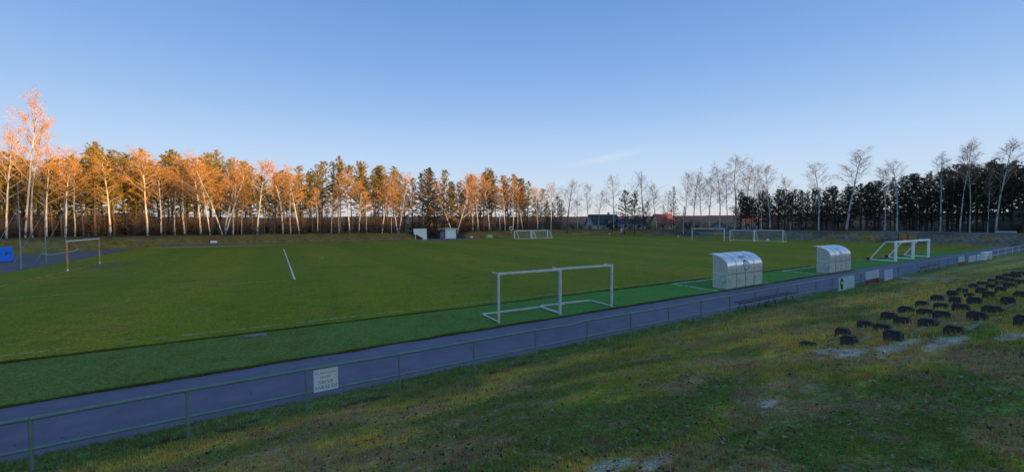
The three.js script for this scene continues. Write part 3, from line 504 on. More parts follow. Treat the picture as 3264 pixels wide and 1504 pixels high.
// the wood goes on round the right end and over the hillside behind the viewer; it keeps the low sun off the ground
for (let i = 0; i < 54; i++) { const u = 55 + 190 * (i + RT()) / 54, v = -122 - 16 * RT(); plant(shadePines[i % 2], 'pine_tree', 'pine of the wood on the hill far behind the viewer', 'tree', 'pines on the hill behind', u, v, 6.5 + 4 * RT(), 2.2); }
for (let i = 0; i < 22; i++) { const v = -22 + 36 * (i + RT()) / 22, u = 128 + 30 * RT(); if (v > u * 0.13) continue; plant(shadePines[i % 2], 'pine_tree', 'pine of the wood beyond the right end', 'tree', 'pines beyond the right end', u, v, 14 + 5 * RT(), 1.4); }

// ---------------------------------------------------------------- rail along the near track
function railFence(name, label, us, vf, hp, lowRail, mat, opts = {}) {
  const u0 = us[0], g = thing(name, label, 'fence', u0, vf(u0), terrain(u0, vf(u0)));
  const at = (u, h) => V(u - u0, h + terrain(u, vf(u)) - g.position.y, -(vf(u) - vf(u0))), R = rng(us.length * 7 + 1);
  const wob = us.map(() => (R() - 0.5) * 0.03);
  us.forEach((u, i) => { if (!opts.noPost?.includes(i)) new MB().bar(at(u, -0.25), at(u, hp + wob[i] - 0.02), opts.post || 0.029, 10).build('post', mat, g); });
  for (let i = 0; i < us.length - 1; i++) {
    const e = 0.004, a = us[i] + (i ? e : -0.04), b = us[i + 1] - (i < us.length - 2 ? e : -0.04), sag = opts.kink === i ? 0.045 : 0;
    const top = [at(a, hp + wob[i]), at(mix(a, b, 0.7), hp + mix(wob[i], wob[i + 1], 0.7) - sag), at(b, hp + wob[i + 1])];
    new MB().tube(top, opts.rail || 0.033, 10).build('top_rail', mat, g);
    if (lowRail) new MB().tube([at(a, lowRail + wob[i] * 0.6), at(b, lowRail + wob[i + 1] * 0.6)], (opts.rail || 0.03) * 0.85, 10).build('bottom_rail', mat, g);
  }
  return g;
}
const postU = []; for (let k = -3; k <= 17; k++) postU.push(0.52 + 1.985 * k); postU.push(36.7);
railFence('rail_fence', 'long green tube rail beside the near track, ending at the path gap', postU, fenceV, 0.87, 0.37, M.rail, { kink: 6 });
railFence('rail_fence', 'further green tube rail beyond the path gap, with white panels', [40.8, 43.4, 46, 48.7, 51.4, 54.2, 57, 60, 63.5], fenceV, 0.86, 0.34, M.rail);
railFence('rail_fence', 'thin grey single rail at the far right end of the track', [64.2, 68, 72, 76, 80, 84, 88], fenceV, 0.82, 0.3, M.alu, { rail: 0.025 });
railFence('rail_fence', 'thin rail below the lit embankment at the far left', range(-26, 24, 16), (u) => 91.6 - 0.8 * smooth(-20, 10, u), 0.95, 0.5, M.rail, { rail: 0.02, post: 0.022 });

// plates and banners hung on the rail
function panel(name, label, category, u0, u1, h0, h1, tx, opts = {}) {
  const v = fenceV((u0 + u1) / 2) - 0.045, t = Math.atan(0.036), g = thing(name, label, category, (u0 + u1) / 2, v, terrain((u0 + u1) / 2, fenceV(u0)), t, opts.group), w = (u1 - u0) / 2;
  const front = new MB(), back = new MB(), n = 8, wave = opts.wave || 0;
  const P = (i, j, z) => { const s = i / n, q = j / 4; return V(mix(-w, w, s), mix(h0, h1, q), z + wave * Math.sin(s * 7 + q * 2.5) * (1.2 - q)); };
  for (let i = 0; i < n; i++) for (let j = 0; j < 4; j++) front.quad(P(i, j, 0.008), P(i + 1, j, 0.008), P(i + 1, j + 1, 0.008), P(i, j + 1, 0.008), [1, 1, 1], [[i / n, j / 4], [(i + 1) / n, j / 4], [(i + 1) / n, (j + 1) / 4], [i / n, (j + 1) / 4]]);
  for (let i = 0; i < n; i++) for (let j = 0; j < 4; j++) back.quad(P(i + 1, j, 0), P(i, j, 0), P(i, j + 1, 0), P(i + 1, j + 1, 0));
  front.build('face', tx instanceof THREE.Texture ? new THREE.MeshStandardMaterial({ map: tx, roughness: 0.6, side: THREE.DoubleSide }) : tx, g); back.build('backing', opts.back || M.white, g);
  if (opts.frame) { const f = opts.frame; new MB().box(-w - f, w + f, h0 - f, h0, -0.01, 0.014).build('frame_edge', M.alu, g); new MB().box(-w - f, w + f, h1, h1 + f, -0.01, 0.014).build('frame_edge', M.alu, g); new MB().box(-w - f, -w, h0, h1, -0.01, 0.014).build('frame_edge', M.alu, g); new MB().box(w, w + f, h0, h1, -0.01, 0.014).build('frame_edge', M.alu, g); }
  return g;
}
const signTex = canvasTex(512, 512, (c, w, h) => {
  c.fillStyle = '#c3cdcd'; c.fillRect(0, 0, w, h);
  for (let k = 0; k < 260; k++) { c.fillStyle = `rgba(90,100,90,${0.03 + 0.05 * hash(k, 3)})`; c.fillRect(hash(k, 1) * w, hash(k, 2) * h, 2 + 8 * hash(k, 5), 2 + 12 * hash(k, 6)); }
  c.fillStyle = '#20302e'; c.textAlign = 'center'; c.textBaseline = 'middle';
  for (const [t, y, s, max] of [['NA TRAVNATOU', 82, 60, 470], ['PLOCHU', 180, 62, 240], ['VSTUP', 312, 96, 330], ['ZAKÁZÁN', 432, 96, 486]]) { c.font = `bold ${s}px serif`; c.fillText(t, w / 2, y, max); }
  c.fillStyle = '#c3cdcd'; for (const [y, s, a, b, n] of [[82, 60, 30, 482, 12], [180, 62, 140, 372, 6], [312, 96, 95, 417, 5], [432, 96, 18, 494, 7]]) for (let k = 0; k < n; k++) c.fillRect(mix(a, b, (k + 0.5) / n) - 3, y - s / 2, 6, s);
});
panel('warning_sign', 'square white plate lettered NA TRAVNATOU PLOCHU VSTUP ZAKÁZÁN on the rail', 'sign', 0.67, 1.13, 0.385, 0.83, signTex, { frame: 0.014 });
const badgeBanner = canvasTex(512, 256, (c, w, h) => {
  c.fillStyle = '#aeb7c8'; c.fillRect(0, 0, w, h);
  c.fillStyle = '#0b0d10'; c.beginPath(); c.ellipse(110, 130, 62, 112, 0, 0, 7); c.fill();
  c.fillStyle = '#58d018'; c.beginPath(); c.moveTo(118, 90); c.quadraticCurveTo(190, 110, 168, 165); c.quadraticCurveTo(150, 230, 122, 236); c.quadraticCurveTo(160, 180, 128, 150); c.closePath(); c.fill();
  c.fillStyle = '#e8ece8'; c.beginPath(); c.ellipse(108, 108, 12, 22, 0.3, 0, 7); c.fill();
  c.strokeStyle = '#8f98ac'; c.lineWidth = 5; for (const y of [90, 130, 165]) { c.beginPath(); c.moveTo(260, y); c.lineTo(450, y - 14); c.stroke(); }
});
panel('banner', 'pale banner with a black and green round emblem on the near rail', 'banner', 26.95, 29.1, 0.1, 0.84, badgeBanner, { wave: 0.03 });
const scribble = (seed, bg, fg) => canvasTex(256, 256, (c, w, h) => { c.fillStyle = bg; c.fillRect(0, 0, w, h); c.strokeStyle = fg; c.lineWidth = 7; for (let k = 0; k < 3; k++) { c.globalAlpha = 0.5; c.beginPath(); c.moveTo(50 + 30 * hash(k, seed), 80 + 50 * k); c.lineTo(190 + 30 * hash(k, seed + 2), 76 + 48 * k); c.stroke(); } });
const halves = canvasTex(256, 256, (c, w, h) => { c.fillStyle = '#a4adbf'; c.fillRect(0, 0, w, 150); c.fillStyle = '#5c1a26'; c.fillRect(0, 150, w, 106); c.fillStyle = '#9c5a52'; c.fillRect(0, 236, w, 12); c.strokeStyle = '#7a849a'; c.lineWidth = 5; c.beginPath(); c.moveTo(70, 96); c.lineTo(200, 80); c.stroke(); });
panel('banner', 'white banner with a dark red lower band on the near rail', 'banner', 30.8, 32.95, 0.06, 0.9, halves, { wave: 0.03 });
panel('banner', 'small white banner with blue lines near the end post of the rail', 'banner', 33.9, 35.45, 0.12, 0.8, scribble(4, '#a5afc2', '#3c5490'), { wave: 0.02 });
panel('banner', 'white banner with a rust red foot on the further rail', 'banner', 51.7, 53.8, 0.0, 0.8, canvasTex(128, 128, (c) => { c.fillStyle = '#a9b2bd'; c.fillRect(0, 0, 128, 78); c.fillStyle = '#6b3a33'; c.fillRect(0, 78, 128, 50); }), {});
panel('banner', 'plain pale panel on the further rail, left of the white frame', 'banner', 55.2, 57.8, 0.12, 0.72, scribble(6, '#a9b4c2', '#98a4b4'), {});
panel('banner', 'plain pale panel on the further rail, touching the white frame', 'banner', 58.2, 60.9, 0.08, 0.72, scribble(8, '#aab4c0', '#98a4b4'), {});
{ const g = thing('white_stand', 'low white bench frame at the end of the further rail', 'stand', 62.4, fenceV(62.4), 0, Math.atan(0.036)); for (const x of [-1.15, 1.15]) new MB().box(x - 0.07, x + 0.07, 0, 0.75, -0.2, 0.2).build('leg', M.whiteClean, g); new MB().box(-1.07, 1.07, 0.38, 0.72, -0.02, 0.02).build('board', M.whiteClean, g); new MB().box(-1.3, 1.3, 0.75, 0.79, -0.22, 0.22).build('top', M.whiteClean, g); }

// benches: dark planks on bent steel legs
function bench(label, u, v, len, turn, mats, h = 0.44, group) {
  const g = thing('bench', label, 'bench', u, v, terrain(u, v), turn, group);
  for (let k = 0; k < 3; k++) new MB().box(-len / 2, len / 2, h, h + 0.035, -0.2 + 0.14 * k, -0.08 + 0.14 * k).build('plank', mats[0], g);
  const nl = Math.max(2, Math.round(len / 2.2));
  for (let k = 0; k < nl; k++) { const x = mix(-len / 2 + 0.3, len / 2 - 0.3, nl > 1 ? k / (nl - 1) : 0.5); for (const s of [-1, 1]) new MB().tube([V(x, h, 0.05 * s), V(x, h - 0.06, 0.1 * s), V(x, -0.05, 0.22 * s)], 0.022, 6).build('leg', mats[1], g); }
  return g;
}
bench('long low dark bench behind the near rail, left half', 19.0, fenceV(19) + 0.42, 2.35, Math.atan(0.036), [M.darkWood, M.black], 0.36, 'benches behind the near rail');
bench('long low dark bench behind the near rail, right half', 21.6, fenceV(21.6) + 0.42, 2.35, Math.atan(0.036), [M.darkWood, M.black], 0.36, 'benches behind the near rail');
bench('dark bench behind the further rail', 45.6, fenceV(45.6) + 0.4, 4.2, Math.atan(0.036), [M.darkWood, M.black], 0.36);
bench('low wooden bench left of the white screen by the far track', 22.6, 91, 2.9, 0, [M.wood, M.wood], 0.5);
bench('low wooden bench right of the green banner by the far track', 50, 90.9, 2.6, 0, [M.wood, M.wood], 0.5);

// ---------------------------------------------------------------- goals
function netSheet(b, P, ni, nj, w, col) {                          // strands both ways over the surface P(s, t)
  const rib = (a, c, s) => b.quad(a.clone().sub(s), c.clone().sub(s), c.clone().add(s), a.clone().add(s), col);
  for (let i = 0; i <= ni; i++) for (let j = 0; j < 6; j++) { const a = P(i / ni, j / 6), c = P(i / ni, (j + 1) / 6), s = P(Math.min(1, i / ni + 0.01), j / 6).sub(P(Math.max(0, i / ni - 0.01), j / 6)).normalize().multiplyScalar(w / 2); rib(a, c, s); }
  for (let j = 0; j <= nj; j++) for (let i = 0; i < 10; i++) { const a = P(i / 10, j / nj), c = P((i + 1) / 10, j / nj), s = P(i / 10, Math.min(1, j / nj + 0.01)).sub(P(i / 10, Math.max(0, j / nj - 0.01))).normalize().multiplyScalar(w / 2); rib(a, c, s); }
  return b;
}
// small aluminium training goal; front stands at local z = 0, net goes to local -z
function trainingGoal(label, u, v, turn, W, H, topD, botD, o = {}) {
  const g = thing('training_goal', label, 'goal', u, v, 0.006, turn, o.group), m = o.mat || M.alu, t = o.t || 0.04;
  const bx = (n, a, b, c, d, e, f) => new MB().box(a, b, c, d, e, f).build(n, m, g);
  bx('post', -W / 2, -W / 2 + 2 * t, 0, H - 2 * t, -t, t); bx('post', W / 2 - 2 * t, W / 2, 0, H - 2 * t, -t, t); bx('crossbar', -W / 2, W / 2, H - 2 * t, H, -t, t);
  const r = t * 0.55;
  for (const x of [-W / 2 + t, W / 2 - t]) {
    new MB().bar(V(x, 0.045, -t), V(x, 0.045, -botD), r + 0.006, 8).build('ground_bar', m, g);
    if (o.slant) new MB().tube([V(x, H - t, -t), V(x, H - t, -topD * 0.85), V(x, H - t - 0.04, -topD), V(x, 0.1, -botD)], r, 8).build('stay', m, g);
    else new MB().bar(V(x, H - t, -t), V(x, H - t, -topD), r, 8).build('top_arm', m, g);
  }
  if (o.backBar !== false) new MB().box(-W / 2 + 2 * t, W / 2 - 2 * t, 0.01, 0.08, -botD - t * 0.7, -botD + t * 0.7).build('back_bar', o.backDark ? M.dark : m, g);
  if (o.wheels) for (const x of [-W / 2 - 0.08, W / 2 - 0.14]) new MB().tube([V(x, 0.14, -botD - 0.12), V(x + 0.07, 0.14, -botD - 0.12)], 0.15, 14).build('wheel', M.black, g);
  if (o.net !== false) {
    const nm = o.netMat || M.net, sag = (s, q) => 0.1 * Math.sin(Math.PI * s) * Math.sin(Math.PI * q);
    netSheet(new MB(), (s, q) => V(mix(-W / 2 + t, W / 2 - t, s), mix(0.06, H - t, q) - 0.1 * Math.sin(Math.PI * s) * q, -mix(botD, topD, q) - 0.16 * Math.sin(Math.PI * q) + sag(s, q)), 24, 16, 0.005).build('net', nm, g);
    for (const x of [-W / 2 + t, W / 2 - t]) netSheet(new MB(), (s, q) => V(x, mix(0.06, H - t, q), -mix(t, mix(botD, topD, q), s)), 10, 14, 0.005).build('side_net', nm, g);
    netSheet(new MB(), (s, q) => V(mix(-W / 2 + t, W / 2 - t, s), H - t - 0.1 * Math.sin(Math.PI * s) * q, -mix(t, topD, q)), 22, 4, 0.005).build('top_net', nm, g);
  }
  return g;
}
const faceUs = 0;                                                  // the net side points away across the pitch
trainingGoal('left of two joined small aluminium goals beside the near track', 9.14, 14.25, -0.03, 3.05, 2.0, 0.55, 1.6, { group: 'joined small goals on the artificial strip' });
trainingGoal('right of two joined small aluminium goals beside the near track', 12.22, 14.36, -0.04, 3.05, 2.0, 0.55, 1.6, { group: 'joined small goals on the artificial strip' });
trainingGoal('white wheeled goal right of the shelters, left of the joined pair', 55.2, 15.98, 0, 4.75, 2.0, 0.8, 2.0, { slant: true, mat: M.whiteClean, t: 0.09, wheels: true, net: false, backDark: true, group: 'white wheeled goals right of the shelters' });
trainingGoal('white wheeled goal right of the shelters, right of the joined pair', 59.95, 16.05, 0, 4.75, 2.0, 0.8, 2.0, { slant: true, mat: M.whiteClean, t: 0.09, net: false, backDark: true, group: 'white wheeled goals right of the shelters' });
// goals turned away from us on the far touchline (their back bars lie towards us)
trainingGoal('left small white goal of the pair on the far touchline', 53.1, 86.4, Math.PI, 4.9, 2.0, 0.9, 2.2, { slant: true, mat: M.whiteClean, t: 0.075, netMat: M.netWhite, group: 'white goals on the far touchline' });
trainingGoal('right small white goal of the pair on the far touchline', 58.1, 86.4, Math.PI, 4.9, 2.0, 0.9, 2.2, { slant: true, mat: M.whiteClean, t: 0.075, netMat: M.netWhite, group: 'white goals on the far touchline' });
// full-size goal: posts on the goal line, local x runs along the goal line, net towards local -z
function bigGoal(label, u, v, turn, o = {}) {
  const g = thing('football_goal', label, 'goal', u, v, 0.012, turn, o.group), W = 7.32 / 2, H = 2.44, pm = o.post || M.whiteClean, bm = o.bar || M.whiteClean, r = 0.06;
  for (const s of [-1, 1]) { new MB().bar(V(s * (W + r), 0.14, 0), V(s * (W + r), H, 0), r, 12).build('post', pm, g); new MB().bar(V(s * (W + r), -0.1, 0), V(s * (W + r), 0.14, 0), r + 0.004, 12).build('post_foot', M.whiteClean, g); }
  new MB().bar(V(-W - 2 * r, H + r, 0), V(W + 2 * r, H + r, 0), r, 12).build('crossbar', bm, g);
  const dip = (s) => 0.5 * Math.sin(Math.PI * s) + 0.12 * Math.sin(s * 9), top = o.top || 1.55;
  if (o.net !== false) {
    const D = o.depth || 1.7;
    netSheet(new MB(), (s, q) => V(mix(-W, W, s), mix(0, top - dip(s) * 0.5, q), -D + 0.2 * q), 40, 14, 0.006).build('net', M.net, g);
    for (const s of [-1, 1]) netSheet(new MB(), (a, q) => V(s * W, mix(0, mix(H, top, a), q), -D * a), 12, 14, 0.006).build('side_net', M.net, g);
    const path = []; for (let k = 0; k <= 14; k++) path.push(V(mix(-W, W, k / 14), top - dip(k / 14) * 0.5, -D + 0.2)); new MB().tube(path, 0.022, 6).build('net_rope', o.rope || M.netWhite, g);
  }
  return g;
}
bigGoal('full-size goal with weathered orange posts at the left end', U0, VC, Math.PI / 2, { post: M.orange, bar: M.white, group: null });
bigGoal('left full-size white goal at the far right end, green net', 79.6, 54.6, -Math.PI / 2, { top: 1.7 });
{ // the portable goals pushed together behind it
  trainingGoal('portable white goal in the middle of the far goals', 82.4, 48.9, -Math.PI / 2 + 0.2, 4.6, 2.25, 0.8, 2.2, { slant: true, mat: M.whiteClean, t: 0.05, netMat: M.netWhite, group: 'portable goals by the far goal' });
  trainingGoal('portable white goal rightmost of the far goals', 83.4, 44.2, -Math.PI / 2 + 0.2, 5.0, 2.3, 0.8, 2.2, { slant: true, mat: M.whiteClean, t: 0.05, netMat: M.netWhite, group: 'portable goals by the far goal' });
}
{ const g = thing('grey_board', 'grey board lying on the grass before the orange goal', 'board', -13.65, 53.05, 0.012, 0.27); new MB().box(-0.9, 0.9, 0.002, 0.05, -0.09, 0.09).build('plank', M.concreteTop, g); for (const x of [-0.7, 0.7]) new MB().box(x - 0.05, x + 0.05, 0.05, 0.075, -0.085, 0.085).build('batten', M.wood, g); }

// tall masts with a ball-stop net behind the orange goal
[[-19.7, 53.8, 7.6, 'nearest'], [-20.1, 59.7, 7.2, 'middle'], [-20.1, 64.4, 7.4, 'farthest']].forEach(([u, v, h, w]) => {
  const g = thing('net_mast', `${w} thin grey mast of the ball stop behind the orange goal`, 'mast', u, v, 0, 0, 'ball stop masts');
  new MB().tube([V(0, -0.3, 0), V(0, h, 0)], [0.045, 0.028], 10).build('pole', M.mast, g); new MB().bar(V(-0.02, h * 0.72, 0), V(-2.3, 0, 0), 0.018, 6).build('brace', M.mast, g); new MB().bar(V(0, h - 0.1, 0), V(0.02, h - 0.1, 0.35), 0.02, 6).build('hook', M.mast, g);
});
{ const o = netSheet(new MB(), (s, q) => V(0.35 * Math.sin(s * 9) * (1 - q) * 0.4, 0.3 + 2.6 * q - 0.5 * Math.sin(Math.PI * s) * q, -mix(0, 10.6, s)), 70, 20, 0.006).build('ball_stop_net', M.net); o.position.set(-20.0, 0, -53.8); scene.add(tag(o, 'sagging green net strung between the masts behind the orange goal', 'net')); }
{ const g = thing('landing_mat', 'bright blue upright mat at the left edge by the end track', 'mat', -25.8, 65.2, 0, 1.15); const b = new THREE.Mesh(new THREE.BoxGeometry(3.2, 1.55, 0.45, 12, 8, 3), M.blue); const p = b.geometry.attributes.position; for (let i = 0; i < p.count; i++) p.setXYZ(i, p.getX(i) + 0.03 * (vnoise(p.getY(i) * 3, i % 7) - 0.5), p.getY(i) + 0.05 * (vnoise(p.getX(i) * 2.4, 4) - 0.5), p.getZ(i) + 0.05 * (vnoise(p.getX(i) * 3, p.getY(i) * 3) - 0.5)); b.geometry.computeVertexNormals(); b.position.y = 0.79; b.name = 'cover'; g.add(shadows(b)); new MB().box(0.86, 1.3, 0.9, 0.94, 0.24, 0.27).build('strap', M.black, g); new MB().box(0.86, 0.92, 0.72, 0.94, 0.235, 0.265).build('strap', M.black, g); }
{ const g = thing('drain_cover', 'pale rectangular cover set in the grass at the pitch edge', 'cover', -0.65, 17.1, 0.008, 0); new MB().box(-0.34, 0.34, 0, 0.03, -0.19, 0.19).build('frame', M.concreteTop, g); new MB().box(-0.29, 0.29, 0.03, 0.04, -0.14, 0.14).build('lid', M.gravel, g); }

// ---------------------------------------------------------------- team shelters
function shelter(label, u, v, L, text, ink, k = 1) {
  const g = thing('team_shelter', label, 'shelter', u, v, 0.01, 0.03, 'team shelters beside the near track');
  const prof = [[0, 0.86], [0, 1.1], [0, 1.34], [0.03, 1.46], [0.1, 1.58], [0.21, 1.7], [0.35, 1.81], [0.52, 1.9], [0.72, 1.965], [0.95, 2.0], [1.22, 2.01]], n = 4, pl = L / n, D = 0.88;  // x = towards the pitch
  const th = 0.012, P = (x, k, d) => { const a = prof[Math.max(0, k - 1)], b = prof[Math.min(prof.length - 1, k + 1)], tx = b[0] - a[0], ty = b[1] - a[1], l = Math.hypot(tx, ty); return V(x, prof[k][1] + d * tx / l, -(prof[k][0] - d * ty / l)); };
  for (let i = 0; i < n; i++) {
    const x0 = i * pl + 0.006, x1 = (i + 1) * pl - 0.006, b = new MB();
    for (let k = 0; k < prof.length - 1; k++) {
      b.quad(P(x0, k, th), P(x1, k, th), P(x1, k + 1, th), P(x0, k + 1, th), [1, 1, 1], [[x0, k / 5], [x1, k / 5], [x1, (k + 1) / 5], [x0, (k + 1) / 5]]);
      b.quad(P(x1, k, 0), P(x0, k, 0), P(x0, k + 1, 0), P(x1, k + 1, 0));
      b.quad(P(x0, k, 0), P(x0, k, th), P(x0, k + 1, th), P(x0, k + 1, 0)); b.quad(P(x1, k, th), P(x1, k, 0), P(x1, k + 1, 0), P(x1, k + 1, th));
    }
    const gg = toCreasedNormals(b.geo(), 0.7);
    const o = new THREE.Mesh(gg, M.roofSheet); o.name = 'roof_panel'; o.castShadow = o.receiveShadow = true; g.add(o);
    new MB().box(x0, x1, 0.02, 0.84, -0.012, 0).build('rear_panel', M.poly, g);
    if (i) new MB().tube(prof.map((_, k) => P(i * pl, k, th + 0.004)), 0.009, 6).build('roof_seam', M.trim, g), new MB().box(i * pl - 0.012, i * pl + 0.012, 0.02, 0.84, 0.002, 0.014).build('joint_strip', M.trim, g);
  }
  for (const x of [0, L]) {
    new MB().tube(prof.map((_, k) => P(x, k, 0.004)), 0.016, 6).build('roof_edge', x ? M.trim : M.alu, g);
    const s = x ? 0.006 : -0.006, up = new MB(), poly = [[-D, 0.92], [0, 0.92], ...prof.filter((q) => q[0] <= D && q[1] > 0.95).map(([a, y]) => [-a, y - 0.014]), [-D, 1.975]];
    const tri = THREE.ShapeUtils.triangulateShape(poly.map(([a, y]) => new THREE.Vector2(a, y)), []);
    for (const [a, b, c] of tri) up.tri(V(x, poly[a][1], poly[a][0]), V(x, poly[b][1], poly[b][0]), V(x, poly[c][1], poly[c][0]));
    up.build('side_pane', M.poly, g);
    new MB().quad(V(x, 0.02, 0), V(x, 0.02, -D), V(x, 0.86, -D), V(x, 0.86, 0)).build('side_panel', M.poly, g);
    new MB().box(x - 0.015, x + 0.015, 0.86, 0.92, -D, 0).build('side_rail', M.alu, g); new MB().box(x - 0.018, x + 0.018, 0, 1.97, -D - 0.018, -D + 0.018).build('front_post', M.alu, g); new MB().box(x - 0.018, x + 0.018, 0, 0.86, -0.03, 0.004).build('rear_post', M.alu, g);
    new MB().box(x - 0.02, x + 0.02, 0, 0.03, -D, 0).build('sill', M.alu, g);
  }
  new MB().box(0, L, 0.84, 0.872, 0.003, 0.02).build('drip_rail', M.trim, g); new MB().box(0.02, L - 0.02, 0, 0.02, -0.016, 0.006).build('sill', M.alu, g);
  new MB().tube([V(0, 2.012, -1.22), V(L, 2.012, -1.22)], 0.018, 6).build('front_edge', M.trim, g);
  new MB().box(0.03, L - 0.03, 0.42, 0.46, -0.5, -0.1).build('seat_plank', M.wood, g); for (const x of [0.5, L / 2, L - 0.5]) new MB().box(x - 0.03, x + 0.03, 0.02, 0.42, -0.45, -0.15).build('seat_leg', M.dark, g);
  // round club badge and lettering, on a film that follows the roof's curve
  const film = (name, x0, x1, a0, a1, tx) => {                      // a = arc length up the roof from its lower edge
    const cum = [0]; for (let k = 1; k < prof.length; k++) cum.push(cum[k - 1] + Math.hypot(prof[k][0] - prof[k - 1][0], prof[k][1] - prof[k - 1][1]));
    const at = (x, a) => { let k = 0; while (k < prof.length - 2 && a > cum[k + 1]) k++; const t = (a - cum[k]) / (cum[k + 1] - cum[k]); return P(x, k, th + 0.004).lerp(P(x, k + 1, th + 0.004), t); };
    const b = new MB(); for (let k = 0; k < 8; k++) { const s0 = k / 8, s1 = (k + 1) / 8; b.quad(at(x0, mix(a0, a1, s0)), at(x1, mix(a0, a1, s0)), at(x1, mix(a0, a1, s1)), at(x0, mix(a0, a1, s1)), [1, 1, 1], [[0, s0], [1, s0], [1, s1], [0, s1]]); }
    b.build(name, new THREE.MeshStandardMaterial({ map: tx, transparent: true, alphaTest: 0.4, roughness: 0.8, side: THREE.DoubleSide }), g);
  };
  film('badge', L * 0.52 - 0.34, L * 0.52 + 0.34, 0.12, 0.8, canvasTex(256, 256, (c, w, h) => {
    c.clearRect(0, 0, w, h); c.fillStyle = ink[0]; c.beginPath(); c.arc(128, 128, 124, 0, 7); c.fill(); c.fillStyle = ink[1]; c.beginPath(); c.arc(128, 128, 98, 0, 7); c.fill();
    c.fillStyle = ink[2]; c.beginPath(); c.moveTo(60, 150); c.quadraticCurveTo(128, 240, 196, 150); c.lineTo(150, 165); c.lineTo(128, 205); c.lineTo(106, 165); c.closePath(); c.fill();
    c.fillRect(108, 112, 40, 26); c.fillRect(100, 78, 26, 14); c.fillRect(136, 78, 26, 14); c.strokeStyle = ink[2]; c.lineWidth = 9; c.beginPath(); c.arc(128, 128, 84, 3.5, 5.9); c.stroke();
  }));
  film('lettering', L * 0.52 - 0.5, L * 0.52 + 0.5, 0.92, 1.2, canvasTex(512, 160, (c, w, h) => { c.clearRect(0, 0, w, h); text(c, w, h); }));
  return g;
}
shelter('nearer arched team shelter with a black ringed badge on its silver roof', 23.08, 14.52, 3.88, (c, w, h) => { c.fillStyle = '#5b3a48'; c.font = 'bold 128px sans-serif'; c.textAlign = 'center'; c.textBaseline = 'middle'; c.fillText('HOSTÉ', w / 2, h / 2 + 12, 490); }, ['#20242c', '#c8d0dc', '#5a6478']);
shelter('farther arched team shelter with a faint grey badge on its roof', 36.68, 14.86, 3.72, (c, w, h) => { c.strokeStyle = '#8496b8'; c.lineWidth = 22; for (let k = 0; k < 6; k++) { const x = 50 + k * 80; c.beginPath(); c.moveTo(x, 30 + 20 * hash(k, 2)); c.quadraticCurveTo(x + 40, 80 + 30 * hash(k, 3), x + 12 + 40 * hash(k, 5), 130); c.stroke(); } }, ['#98a2b2', '#c2cad6', '#9aa2b4']);

// ---------------------------------------------------------------- entrance by the far track: white screen, kiosk, retaining wall
{
  const v = 93, U = (x) => spotV(1240 + x / 7.156, v)[0], Hh = (x, y) => heightAt(1240 + x / 7.156, 700 + y / 7.156, U(x), v);
  const u0 = U(548), g = thing('plank_screen', 'white plank screen with a cut-away lower corner by the far entrance', 'screen', u0, v, 0);
  const left = (y) => (y < 345 ? 548 + 17 * (y - 208) / 137 : y < 420 ? 640 + 115 * (y - 345) / 75 : 765), rows = 13;
  for (let k = 0; k < rows; k++) { const ya = mix(206, 455, k / rows), yb = mix(206, 455, (k + 0.93) / rows), a = U(left((ya + yb) / 2)) - u0, b = U(855 + 8 * k / rows) - u0, t = 0.004 * (k % 3); new MB().box(a, b, Hh(700, yb), Hh(700, ya), -0.02, 0.02 + t, [1, 1, 1], 0.6).build('plank', M.white, g); }
  for (const x of [602, 850]) new MB().box(U(x) - u0 - 0.06, U(x) - u0 + 0.06, 0, Hh(700, 240), -0.16, -0.03).build('post', M.white, g);
  for (const y of [260, 330]) new MB().box(U(570) - u0, U(850) - u0, Hh(700, y) - 0.05, Hh(700, y) + 0.05, -0.08, -0.022).build('rail', M.white, g);
}
{
  const v = 94.6, u0 = spotV(1419.6, v)[0], u1 = spotV(1453.1, v)[0], W = u1 - u0, g = thing('kiosk', 'small white flat-roofed kiosk beside the far entrance', 'kiosk', u0, v, 0.02), H = 2.35, D = 3.7;
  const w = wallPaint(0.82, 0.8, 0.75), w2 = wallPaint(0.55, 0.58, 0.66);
  new MB().box(0, W, 0, H, -0.16, 0).build('front_wall', w, g); new MB().box(0, W, 0, H, -D, -D + 0.16).build('back_wall', w, g); new MB().box(W - 0.16, W, 0, H, -D + 0.16, -0.16).build('side_wall', w, g);
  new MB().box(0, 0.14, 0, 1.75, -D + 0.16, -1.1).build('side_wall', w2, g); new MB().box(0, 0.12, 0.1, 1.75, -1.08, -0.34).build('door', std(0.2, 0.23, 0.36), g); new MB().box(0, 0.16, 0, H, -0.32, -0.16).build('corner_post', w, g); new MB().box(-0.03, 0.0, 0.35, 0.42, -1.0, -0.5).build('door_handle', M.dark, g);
  new MB().box(-0.3, W + 0.25, H + 0.003, H + 0.2, -D - 0.3, 0.35).build('roof_slab', wallPaint(0.8, 0.75, 0.66), g); new MB().box(0.2, W - 0.2, 0.12, 1.8, 0.002, 0.03).build('shutter', wallPaint(0.82, 0.82, 0.84), g); new MB().box(0.2, W - 0.2, 1.82, 1.9, 0.002, 0.06).build('ledge', w, g);
  new MB().box(0.04, W - 0.04, 0.02, 0.1, 0.002, 0.05).build('plinth', M.concreteTop, g);
  const t = thing('retaining_wall', 'dark sloping concrete wall right of the white kiosk', 'wall', u1 + 0.02, v + 0.3, 0);
  new MB().prism([[0, 0], [2.75, 0], [2.75, 0.42], [2.0, 0.55], [0.25, 1.55], [0, 1.55]], -0.3, 0).build('wall', M.concrete, t); new MB().box(2.77, 3.05, 0, 0.62, -0.3, 0.03).build('end_post', M.concreteTop, t);
}
